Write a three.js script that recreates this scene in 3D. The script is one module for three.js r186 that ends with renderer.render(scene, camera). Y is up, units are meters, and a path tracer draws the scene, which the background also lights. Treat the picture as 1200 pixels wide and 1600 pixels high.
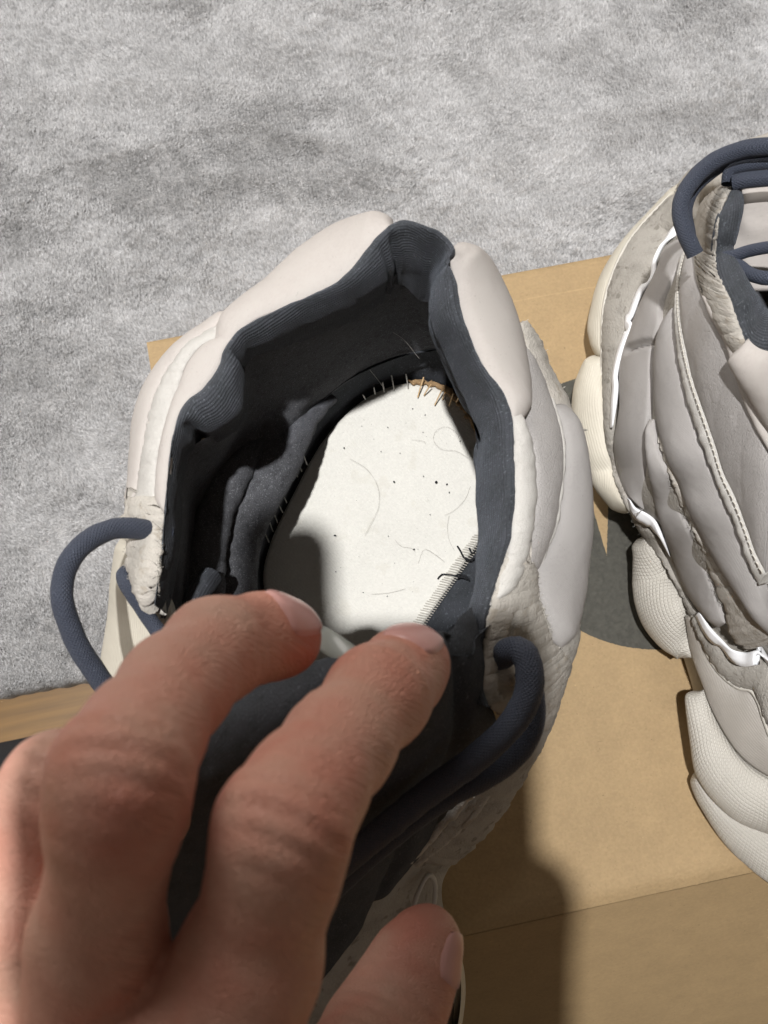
import * as THREE from 'three';
import { ImprovedNoise } from 'three/addons/math/ImprovedNoise.js';
import { RectAreaLightUniformsLib } from 'three/addons/lights/RectAreaLightUniformsLib.js';
import { mergeGeometries } from 'three/addons/utils/BufferGeometryUtils.js';

// ------------------------------------------------------------------ camera, lamp, exposure
RectAreaLightUniformsLib.init();
const scene = new THREE.Scene();
const CAM_H = 0.48, FOCAL = 1400, TILT = Math.atan(300 / FOCAL);   // metres, and pixels of a 1200 x 1600 frame
const camera = new THREE.PerspectiveCamera(2 * Math.atan(800 / FOCAL) * 180 / Math.PI, 0.75, 0.005, 30);
camera.position.set(0, CAM_H, 0);
camera.up.set(0, 0, -1);
camera.lookAt(0, CAM_H - Math.cos(TILT), -Math.sin(TILT));
camera.focus = 0.30;
camera.userData.fStop = 26;
const renderer = new THREE.WebGLRenderer({ antialias: true });
renderer.setSize(768, 1024);
renderer.toneMapping = THREE.LinearToneMapping;
renderer.toneMappingExposure = 1.0;
renderer.shadowMap.enabled = true;
renderer.shadowMap.type = THREE.PCFSoftShadowMap;
scene.background = new THREE.Color().setRGB(0.135, 0.117, 0.098);          // the dim light that the room sends back
const PANEL_AT = [-0.55, 1.02, -1.25], PANEL_SIZE = [1.1, 0.7], PANEL_POWER = 4.6, PANEL_COLOR = [1, 0.96, 0.92];
const LAMP_AT = [-0.175, 1.95, 0.06], LAMP_POWER = 12, LAMP_COLOR = [1, 0.985, 0.975], LAMP_R = 0.024;

// ------------------------------------------------------------------ small helpers
const V = (x, y, z) => new THREE.Vector3(x, y, z);
const ct = Math.cos(TILT), st = Math.sin(TILT);
const rayOf = (px, py) => { const b = (800 - py) / FOCAL; return V((px - 600) / FOCAL, -ct + b * st, -st - b * ct); };   // per metre of depth
const P = (px, py, h) => { const d = rayOf(px, py); return d.multiplyScalar((h - CAM_H) / d.y).add(V(0, CAM_H, 0)); };   // the point at height h
const Q = (px, py, z) => rayOf(px, py).multiplyScalar(z).add(V(0, CAM_H, 0));                                        // the point at depth z
let seed = 12345;
const rnd = () => { seed = (seed + 0x6d2b79f5) | 0; let t = Math.imul(seed ^ (seed >>> 15), 1 | seed); t = (t + Math.imul(t ^ (t >>> 7), 61 | t)) ^ t; return ((t ^ (t >>> 14)) >>> 0) / 4294967296; };
const rr = (a, b) => a + (b - a) * rnd();
const perlin = new ImprovedNoise();
const nz = (x, y, z) => perlin.noise(x + 31.7, y + 17.3, z + 53.1);
const fbm3 = (x, y, z, o = 4) => { let s = 0, a = 0.5; for (let i = 0; i < o; i++) { s += a * nz(x, y, z); x *= 2.03; y *= 2.03; z *= 2.03; a *= 0.5; } return s; };
const lerp = (a, b, t) => a + (b - a) * t, clamp = (x, a = 0, b = 1) => Math.min(b, Math.max(a, x));
const sstep = (a, b, x) => { const t = clamp((x - a) / (b - a)); return t * t * (3 - 2 * t); };
const toV = (p) => (p.isVector3 ? p.clone() : P(p[0], p[1], p[2]));
const crv = (pts) => new THREE.CatmullRomCurve3(pts.map(toV), false, 'centripetal');
const spaced = (pts, n) => { const c = crv(pts); c.arcLengthDivisions = 600; return c.getSpacedPoints(n - 1); };
const uniform = (pts, n) => { const c = new THREE.CatmullRomCurve3(pts.map(toV), false, 'catmullrom', 0.5); return c.getPoints(n - 1); };
const lenOf = (ps) => ps.reduce((s, p, i) => (i ? s + p.distanceTo(ps[i - 1]) : 0), 0);

// rows[j][i] of points -> geometry with uv in metres along and across
function gridGeo(rows, { wrap = false, uvs } = {}) {
  const nv = rows.length, nu = rows[0].length, pos = new Float32Array(nv * nu * 3), uv = new Float32Array(nv * nu * 2), idx = [];
  const mid = rows[nv >> 1], us = [0], vs = [0];
  for (let i = 1; i < nu; i++) us.push(us[i - 1] + mid[i].distanceTo(mid[i - 1]));
  vs[0] = new Array(nu).fill(0);
  for (let j = 1; j < nv; j++) vs.push(rows[j].map((p, i) => vs[j - 1][i] + p.distanceTo(rows[j - 1][i])));
  for (let j = 0; j < nv; j++) for (let i = 0; i < nu; i++) {
    const k = j * nu + i, p = rows[j][i];
    pos[k * 3] = p.x; pos[k * 3 + 1] = p.y; pos[k * 3 + 2] = p.z;
    uv[k * 2] = us[i]; uv[k * 2 + 1] = vs[j][i];
    if (i && j) idx.push(k - nu - 1, k - nu, k, k - nu - 1, k, k - 1);
  }
  const g = new THREE.BufferGeometry();
  g.setAttribute('position', new THREE.BufferAttribute(pos, 3));
  g.setAttribute('uv', new THREE.BufferAttribute(uv, 2));
  g.setIndex(idx);
  g.computeVertexNormals();
  if (wrap) {
    const n = g.attributes.normal;
    for (let i = 0; i < nu; i++) {
      const a = V().fromBufferAttribute(n, i), b = V().fromBufferAttribute(n, (nv - 1) * nu + i);
      a.add(b).normalize(); n.setXYZ(i, a.x, a.y, a.z); n.setXYZ((nv - 1) * nu + i, a.x, a.y, a.z);
    }
  }
  return g;
}
const EYE = V(0, CAM_H, 0);
function normalsOf(rows) {                                        // turned to the side from which the place is seen
  const nv = rows.length, nu = rows[0].length;
  let sum = 0;
  const all = rows.map((r, j) => r.map((p, i) => {
    const du = r[Math.min(i + 1, nu - 1)].clone().sub(r[Math.max(i - 1, 0)]);
    const dv = rows[Math.min(j + 1, nv - 1)][i].clone().sub(rows[Math.max(j - 1, 0)][i]);
    const n = du.cross(dv).normalize();
    sum += Math.sign(n.dot(V(0, CAM_H, 0).sub(p)));
    return n;
  }));
  if (sum < 0) for (const r of all) for (const n of r) n.negate();
  return all;
}
// a padded strip between two edge curves, closed underneath
function band(A, B, { puff = 0.002, pow = 0.6, tuck = 0.003, ta = tuck, tb = tuck, nu, nv = 10, taper = 0.05, disp, rag = 0, even = true } = {}) {
  nu = nu || Math.max(12, Math.round(lenOf(spaced(A, 60)) / 0.0011));
  const a = even ? spaced(A, nu) : uniform(A, nu), b = even ? spaced(B, nu) : uniform(B, nu);
  if (rag) for (const [c, k] of [[a, 0], [b, 9]]) c.forEach((p, i) => { const q = p.clone().multiplyScalar(900); p.x += rag * nz(q.x, q.y + k, q.z) * 2; p.z += rag * nz(q.z + 5, q.x, q.y + k) * 2; });
  const base = [];
  for (let j = 0; j <= nv; j++) base.push(a.map((p, i) => p.clone().lerp(b[i], j / nv)));
  const n = normalsOf(base), rows = [];
  for (let j = 0; j <= nv; j++) {
    const t = j / nv, s = Math.pow(Math.sin(Math.PI * t), pow);
    rows.push(base[j].map((p, i) => {
      const u = i / (nu - 1), e = taper ? Math.sqrt(clamp(Math.min(u, 1 - u) / taper)) : 1;
      let d = puff * s * e;
      if (disp) d += disp(p, u, t, i) * (t > 0 && t < 1 ? 1 : 0.5);
      return p.clone().addScaledVector(n[j][i], d);
    }));
  }
  const low = (j, k, inw) => base[j].map((p, i) => p.clone().lerp(base[nv >> 1][i], inw).addScaledVector(n[j][i], -(j ? tb : ta) * k));
  const all = [low(0, 1, 0.12), low(0, 0.5, 0), ...rows, low(nv, 0.5, 0), low(nv, 1, 0.12), low(0, 1, 0.12)];
  const end = (i) => base.map((r, j) => r[i].clone().addScaledVector(n[j][i], -0.8 * Math.min(ta, tb)));   // the ends are closed walls
  const e0 = end(0), e1 = end(nu - 1), level = (j) => clamp(j - 2, 0, nv);
  all.forEach((r, j) => { const q = j === all.length - 1 ? 0 : level(j); r.unshift(e0[q].clone()); r.push(e1[q].clone()); });
  return gridGeo(all, { wrap: true });
}
// a sheet through several curves
function loft(rings, { nu = 120, per = 8, even = true, disp, thick = 0 } = {}) {
  const cs = rings.map((r) => (r.length === nu && r[0].isVector3 ? r : even ? spaced(r, nu) : uniform(r, nu))), rows = [];
  for (let j = 0; j < (cs.length - 1) * per + 1; j++) rows.push(new Array(nu));
  for (let i = 0; i < nu; i++) {
    const c = new THREE.CatmullRomCurve3(cs.map((r) => r[i]), false, 'centripetal'), ps = c.getPoints((cs.length - 1) * per);
    ps.forEach((p, j) => { rows[j][i] = p; });
  }
  let out = rows;
  if (disp || thick) {
    const n = normalsOf(rows);
    if (disp) out = rows.map((r, j) => r.map((p, i) => p.clone().addScaledVector(n[j][i], disp(p, i / (nu - 1), j / (rows.length - 1)))));
    if (thick) out = [...out, ...out.map((r, j) => r.map((p, i) => p.clone().addScaledVector(n[j][i], -thick))).reverse(), out[0].map((p) => p.clone())];
  }
  return gridGeo(out, { wrap: !!thick });
}
function tube(pts, r, { seg, rad = 10, wob = 0, prof } = {}) {
  const c = crv(pts); seg = seg || Math.max(6, Math.round(c.getLength() / 0.0012));
  const g = new THREE.TubeGeometry(c, seg, r, rad, false), L = c.getLength(), uv = g.attributes.uv, p = g.attributes.position;
  for (let i = 0; i < uv.count; i++) uv.setXY(i, uv.getX(i) * L, uv.getY(i) * 2 * Math.PI * r);
  if (prof) { const n = g.attributes.normal; for (let i = 0; i < p.count; i++) { const k = (prof(uv.getX(i) / L) - 1) * r; p.setXYZ(i, p.getX(i) + n.getX(i) * k, p.getY(i) + n.getY(i) * k, p.getZ(i) + n.getZ(i) * k); } }
  if (wob) {
    const n = g.attributes.normal;
    for (let i = 0; i < p.count; i++) { const k = wob * fbm3(p.getX(i) * 260, p.getY(i) * 260, p.getZ(i) * 260, 3); p.setXYZ(i, p.getX(i) + n.getX(i) * k, p.getY(i) + n.getY(i) * k, p.getZ(i) + n.getZ(i) * k); }
    g.computeVertexNormals();
    for (let i = 0; i <= seg; i++) { const a = i * (rad + 1), b = a + rad, m = g.attributes.normal, q = V().fromBufferAttribute(m, a).add(V().fromBufferAttribute(m, b)).normalize(); m.setXYZ(a, q.x, q.y, q.z); m.setXYZ(b, q.x, q.y, q.z); }
  }
  return g;
}
// loose fibres that stand off a cut edge
function fringe(pts, n, len, r = 0.00006) {
  const c = crv(pts), gs = [];
  for (let i = 0; i < n; i++) {
    const p = c.getPointAt(rnd()), d = V(rr(-1, 1), rr(-0.2, 1), rr(-1, 1)).normalize(), l = len * rr(0.4, 1.2), m = p.clone().addScaledVector(d, l * 0.6).add(V(rr(-1, 1), rr(-1, 1), rr(-1, 1)).multiplyScalar(l * 0.25));
    gs.push(new THREE.TubeGeometry(new THREE.QuadraticBezierCurve3(p.clone().addScaledVector(d, -0.0004), m, p.clone().addScaledVector(d, l)), 4, r, 3, false));
  }
  return gs;
}
// smooth height over the picture plane through known points
function heightField(pts) {
  const n = pts.length, M = [], k = (a, b) => { const r2 = ((a[0] - b[0]) ** 2 + (a[1] - b[1]) ** 2) / 1e4; return Math.sqrt(r2 + 0.02); };
  for (let i = 0; i < n; i++) { const row = []; for (let j = 0; j < n; j++) row.push(k(pts[i], pts[j]) + (i === j ? -0.04 : 0)); row.push(1, pts[i][2]); M.push(row); }
  const last = new Array(n).fill(1); last.push(0, 0); M.push(last);
  const N = n + 1;
  for (let c = 0; c < N; c++) {
    let p = c; for (let r = c + 1; r < N; r++) if (Math.abs(M[r][c]) > Math.abs(M[p][c])) p = r;
    [M[c], M[p]] = [M[p], M[c]];
    for (let r = 0; r < N; r++) if (r !== c) { const f = M[r][c] / M[c][c]; if (f) for (let q = c; q <= N; q++) M[r][q] -= f * M[c][q]; }
  }
  const w = M.map((r, i) => r[N] / r[i]);
  return (x, y) => { let s = w[n]; for (let i = 0; i < n; i++) s += w[i] * k(pts[i], [x, y]); return s; };
}

// ------------------------------------------------------------------ textures
function h2(x, y, s) { let h = Math.imul(x | 0, 374761393) + Math.imul(y | 0, 668265263) + Math.imul(s, 2147483647 ^ 77773); h = Math.imul(h ^ (h >>> 13), 1274126177); return ((h ^ (h >>> 16)) >>> 0) / 4294967296; }
function tn(u, v, px, py, s) {                                    // value noise that repeats after px by py cells
  const x = u * px, y = v * py, x0 = Math.floor(x), y0 = Math.floor(y), fx = x - x0, fy = y - y0, sx = fx * fx * (3 - 2 * fx), sy = fy * fy * (3 - 2 * fy);
  const m = (a, p) => ((a % p) + p) % p, a = h2(m(x0, px), m(y0, py), s), b = h2(m(x0 + 1, px), m(y0, py), s), c = h2(m(x0, px), m(y0 + 1, py), s), d = h2(m(x0 + 1, px), m(y0 + 1, py), s);
  return lerp(lerp(a, b, sx), lerp(c, d, sx), sy);
}
const tf = (u, v, px, py, s, o = 4) => { let r = 0, a = 0.5, t = 0; for (let i = 0; i < o; i++) { r += a * tn(u, v, px, py, s + i); t += a; a *= 0.5; px *= 2; py *= 2; } return r / t; };
function cells(u, v, p, s) {                                      // distances to the nearest and second nearest of scattered points
  const x = u * p, y = v * p, x0 = Math.floor(x), y0 = Math.floor(y); let a = 9, b = 9;
  for (let j = -1; j <= 1; j++) for (let i = -1; i <= 1; i++) {
    const cx = ((x0 + i) % p + p) % p, cy = ((y0 + j) % p + p) % p, d = Math.hypot(x0 + i + h2(cx, cy, s) - x, y0 + j + h2(cx, cy, s + 1) - y);
    if (d < a) { b = a; a = d; } else if (d < b) b = d;
  }
  return [a, b];
}
function tex(w, h, size, fn, color) {
  const d = new Uint8Array(w * h * 4);
  for (let y = 0; y < h; y++) for (let x = 0; x < w; x++) {
    const c = fn((x + 0.5) / w, (y + 0.5) / h), o = (y * w + x) * 4;
    if (color) for (let k = 0; k < 3; k++) { const l = clamp(c[k]); d[o + k] = 255 * (l <= 0.0031308 ? l * 12.92 : 1.055 * Math.pow(l, 1 / 2.4) - 0.055); }
    else d[o] = d[o + 1] = d[o + 2] = 255 * clamp(c);
    d[o + 3] = 255;
  }
  const t = new THREE.DataTexture(d, w, h);
  t.magFilter = THREE.LinearFilter; t.wrapS = t.wrapT = THREE.RepeatWrapping; t.needsUpdate = true;
  if (color) t.colorSpace = THREE.SRGBColorSpace;
  if (size) t.repeat.set(1 / size[0], 1 / size[1]);
  return t;
}
const re = (t, a, b = a) => { const c = t.clone(); c.repeat.set(1 / a, 1 / b); c.needsUpdate = true; return c; };
const mix3 = (a, b, t) => a.map((x, i) => lerp(x, b[i], t));
const mottle = (base, lo, hi, s, px, size, extra) => tex(512, 512, [size, size], (u, v) => {
  const a = tf(u, v, px, px, s, 5), b = tf(u, v, 96, 96, s + 20, 2), k = clamp(lo + (hi - lo) * (0.65 * a + 0.35 * b)), c = base.map((x) => x * k);
  return extra ? extra(u, v, c) : c;
}, true);

const T = {};
T.knitBump = tex(256, 256, [0.012, 0.012], (u, v) => 0.5 + 0.32 * Math.sin(v * 2 * Math.PI * 13) + 0.16 * Math.sin(u * 2 * Math.PI * 20 + Math.sin(v * 2 * Math.PI * 13) * 1.5) + 0.3 * (tn(u, v, 60, 60, 3) - 0.5));
T.clothBump = tex(256, 256, [0.01, 0.01], (u, v) => 0.5 + 0.3 * (tn(u, v, 64, 64, 5) - 0.5) + 0.5 * (tn(u, v, 32, 32, 6) - 0.5) + 0.15 * Math.sin((u + v) * 2 * Math.PI * 22));
T.darkCloth = mottle([0.050, 0.056, 0.065], 0.3, 1.75, 40, 10, 0.05, (u, v, c) => { const f = tn(u, v, 190, 70, 44), g = tf(u, v, 14, 14, 46, 3); return f > 0.86 ? c.map((x) => x * 1.9 + 0.02 * g) : c; });
T.fuzzCloth = mottle([0.105, 0.108, 0.118], 0.2, 1.8, 47, 24, 0.03, (u, v, c) => { const f = tn(u, v, 120, 120, 49); return f > 0.8 ? c.map((x) => x * 2.2 + 0.01) : c; });
T.twill = tex(256, 256, [0.01, 0.01], (u, v) => 0.5 + 0.3 * Math.sin((u * 20 + v * 14) * 2 * Math.PI) + 0.3 * (tn(u, v, 64, 64, 8) - 0.5));
T.leather = tex(512, 512, [0.035, 0.035], (u, v) => { const w = 0.03 * (tf(u, v, 6, 6, 12) - 0.5), [a, b] = cells(u + w, v + w, 26, 60), [c, d] = cells(u, v, 70, 63), [e, f] = cells(u + 2 * w, (v - w), 9, 66); return 0.25 + 0.38 * sstep(0, 0.22, b - a) + 0.16 * sstep(0, 0.25, d - c) + 0.3 * sstep(0, 0.14, f - e); });
T.suedeBump = tex(512, 512, [0.02, 0.02], (u, v) => 0.55 * tf(u, v, 40, 40, 70, 3) + 0.45 * tf(u, v, 9, 9, 75, 4));
T.lace = tex(128, 128, [0.0019, 0.0019], (u, v) => { const a = Math.sin((u * 2 + v * 2) * 2 * Math.PI), b = Math.sin((u * 2 - v * 2) * 2 * Math.PI); return 0.5 + 0.24 * Math.max(a, b) + 0.2 * (tn(u, v, 24, 24, 81) - 0.5); });
T.rubberGrid = tex(256, 256, [0.0115, 0.0115], (u, v) => { const a = Math.abs(Math.sin(u * Math.PI * 8)), b = Math.abs(Math.sin(v * Math.PI * 8)); return sstep(0.1, 0.75, a) * sstep(0.1, 0.75, b); });
T.rubberRib = tex(256, 64, [0.016, 0.016], (u, v) => 0.5 + 0.45 * Math.sin(v * 2 * Math.PI * 14));
T.rubberFine = tex(256, 256, [0.01, 0.01], (u, v) => 0.5 + 0.25 * Math.sin(v * 2 * Math.PI * 10) + 0.5 * (tn(u, v, 64, 64, 91) - 0.5));
T.skinBump = tex(1024, 1024, [0.03, 0.03], (u, v) => { const w = 0.02 * (tf(u, v, 8, 8, 96) - 0.5), [a, b] = cells(u + w, v - w, 56, 97), [c, d] = cells(u, v + w, 22, 99); return 0.5 * sstep(0, 0.3, b - a) + 0.3 * sstep(0, 0.2, d - c) + 0.3 * (tf(u, v, 60, 60, 93, 2)); });
T.grain = tex(256, 256, [0.01, 0.01], (u, v) => tf(u, v, 32, 32, 110, 3));
const pad = (v, base = [0.485, 0.452, 0.425]) => mottle(base, 0.86, 1.12, v, 5, 0.06, (u, w, c) => { const f = tn(u, w, 150, 150, v + 3); return f > 0.965 ? c.map((x) => x * 0.72) : c; });
T.pad = pad(120); T.grey = pad(126, [0.385, 0.37, 0.36]); T.white = pad(132, [0.55, 0.535, 0.505]);
T.suede = mottle([0.38, 0.36, 0.325], 0.6, 1.3, 140, 8, 0.035, (u, v, c) => { const f = tf(u, v, 14, 14, 147, 3); return mix3(c, [0.2, 0.185, 0.16], 0.75 * sstep(0.62, 0.78, f)); });
T.suedeLight = mottle([0.48, 0.455, 0.41], 0.72, 1.2, 150, 8, 0.035, (u, v, c) => { const f = tf(u, v, 12, 12, 157, 4); return mix3(c, [0.33, 0.29, 0.235], 0.65 * sstep(0.6, 0.76, f)); });
T.rubber = mottle([0.56, 0.535, 0.48], 0.9, 1.1, 160, 5, 0.05);
T.rubberWarm = mottle([0.60, 0.565, 0.48], 0.9, 1.1, 163, 5, 0.05);

const mat = (o) => new THREE.MeshPhysicalMaterial({ roughness: 0.9, metalness: 0, ...o });
const M = {
  knit: mat({ map: re(T.darkCloth, 0.05), bumpMap: T.knitBump, bumpScale: 0.00024, roughness: 0.95, sheen: 0.8, sheenColor: new THREE.Color(0.22, 0.25, 0.3), sheenRoughness: 0.5 }),
  cloth: mat({ map: T.darkCloth, bumpMap: T.clothBump, bumpScale: 0.0004, roughness: 0.95, sheen: 0.4, sheenColor: new THREE.Color(0.18, 0.21, 0.25), sheenRoughness: 0.5 }),
  fuzz: mat({ map: T.fuzzCloth, bumpMap: re(T.clothBump, 0.008), bumpScale: 0.0004, roughness: 1, sheen: 0.8, sheenColor: new THREE.Color(0.2, 0.21, 0.25), sheenRoughness: 0.6 }),
  black: mat({ color: new THREE.Color().setRGB(0.012, 0.013, 0.016), roughness: 0.95 }),
  lace: mat({ color: new THREE.Color().setRGB(0.042, 0.051, 0.076), bumpMap: T.lace, bumpScale: 0.0005, roughness: 0.6, sheen: 0.5, sheenColor: new THREE.Color(0.2, 0.23, 0.3), sheenRoughness: 0.45 }),
  pad: mat({ map: T.pad, bumpMap: T.twill, bumpScale: 0.00004, roughness: 0.8 }),
  grey: mat({ map: T.grey, bumpMap: T.twill, bumpScale: 0.00008, roughness: 0.85 }),
  leather: mat({ map: re(T.grey, 0.06), color: new THREE.Color().setRGB(1.12, 1.12, 1.12), bumpMap: re(T.leather, 0.028), bumpScale: 0.00022, roughness: 0.55 }),
  welt: mat({ map: T.white, bumpMap: re(T.leather, 0.016), bumpScale: 0.00016, roughness: 0.6 }),
  suede: mat({ map: T.suede, bumpMap: T.suedeBump, bumpScale: 0.00045, roughness: 1 }),
  suedeLight: mat({ map: T.suedeLight, bumpMap: T.suedeBump, bumpScale: 0.0004, roughness: 1 }),
  rubber: mat({ map: T.rubber, bumpMap: T.rubberFine, bumpScale: 0.0001, roughness: 0.6 }),
  rubberGrid: mat({ map: T.rubber, bumpMap: T.rubberGrid, bumpScale: 0.0002, roughness: 0.6 }),
  rubberRib: mat({ map: T.rubberWarm, bumpMap: T.rubberRib, bumpScale: 0.00012, roughness: 0.6 }),
  sidewall: mat({ map: T.grey, bumpMap: T.rubberFine, bumpScale: 0.00008, roughness: 0.5, color: new THREE.Color().setRGB(0.95, 0.92, 0.85) }),
  reflect: mat({ color: new THREE.Color().setRGB(0.93, 0.945, 0.97), roughness: 0.8 }),
  thread: mat({ color: new THREE.Color().setRGB(0.58, 0.555, 0.50), roughness: 0.8 }),
  threadGrey: mat({ color: new THREE.Color().setRGB(0.5, 0.49, 0.46), roughness: 0.8 }),
  threadGold: mat({ color: new THREE.Color().setRGB(0.72, 0.5, 0.27), roughness: 0.7 }),
  brown: mat({ map: mottle([0.34, 0.22, 0.115], 0.5, 1.5, 180, 12, 0.02), bumpMap: T.suedeBump, bumpScale: 0.0005, roughness: 1 }),
  hair: mat({ color: new THREE.Color().setRGB(0.36, 0.33, 0.28), roughness: 0.7 }),
};

// ------------------------------------------------------------------ naming
const taken = {};
const numbered = (n) => { const k = taken[n] = (taken[n] ?? -1) + 1; return k ? `${n}_${String(k).padStart(3, '0')}` : n; };
function thing(name, label, category, base) { const o = new THREE.Group(); o.name = numbered(name); o.position.copy(base); o.userData = { label, category }; scene.add(o); return o; }
const rootOf = (o) => { while (o.parent && o.parent !== scene) o = o.parent; return o; };
function part(name, geo, material, parent, extra) {               // geometry comes in world axes
  const r = rootOf(parent);
  const g = Array.isArray(geo) ? mergeGeometries(geo.map((x) => { const y = x.index ? x.toNonIndexed() : x; for (const k of Object.keys(y.attributes)) if (!['position', 'normal', 'uv'].includes(k)) y.deleteAttribute(k); return y; })) : geo;
  g.translate(-r.position.x, -r.position.y, -r.position.z);
  if (r.rotation.y) g.rotateY(-r.rotation.y);
  const m = new THREE.Mesh(g, material); m.name = name; m.castShadow = m.receiveShadow = true;
  if (extra) m.userData = extra;
  parent.add(m); return m;
}
const structure = (name, geo, material) => { const m = new THREE.Mesh(geo, material); m.name = name; m.userData = { kind: 'structure' }; m.castShadow = m.receiveShadow = true; scene.add(m); return m; };

// ------------------------------------------------------------------ setting: floor
const YAW = -11.5 * Math.PI / 180;                                 // the box and the blanket lie turned by this in the picture
const AX = V(Math.cos(YAW), 0, Math.sin(YAW)), AZ = V(-Math.sin(YAW), 0, Math.cos(YAW));
{
  const wood = tex(1024, 512, null, (u, v) => {
    const w = tf(u, v, 3, 12, 200, 3), g = tf(u + 0.04 * w, v, 6, 90, 203, 4), f = tf(u, v, 30, 260, 207, 2), k = clamp(0.35 + 0.5 * g + 0.3 * (f - 0.5));
    return mix3([0.11, 0.055, 0.012], [0.28, 0.15, 0.036], k);
  }, true);
  wood.repeat.set(1 / 0.5, 1 / 0.25);
  const floorG = new THREE.PlaneGeometry(3, 3); floorG.rotateX(-Math.PI / 2);
  const uv = floorG.attributes.uv; for (let i = 0; i < uv.count; i++) uv.setXY(i, uv.getX(i) * 3, uv.getY(i) * 3);
  const f = structure('floor', floorG, mat({ map: wood, roughness: 0.45 }));
  f.rotation.y = -YAW; f.position.y = -0.02;
}

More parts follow.
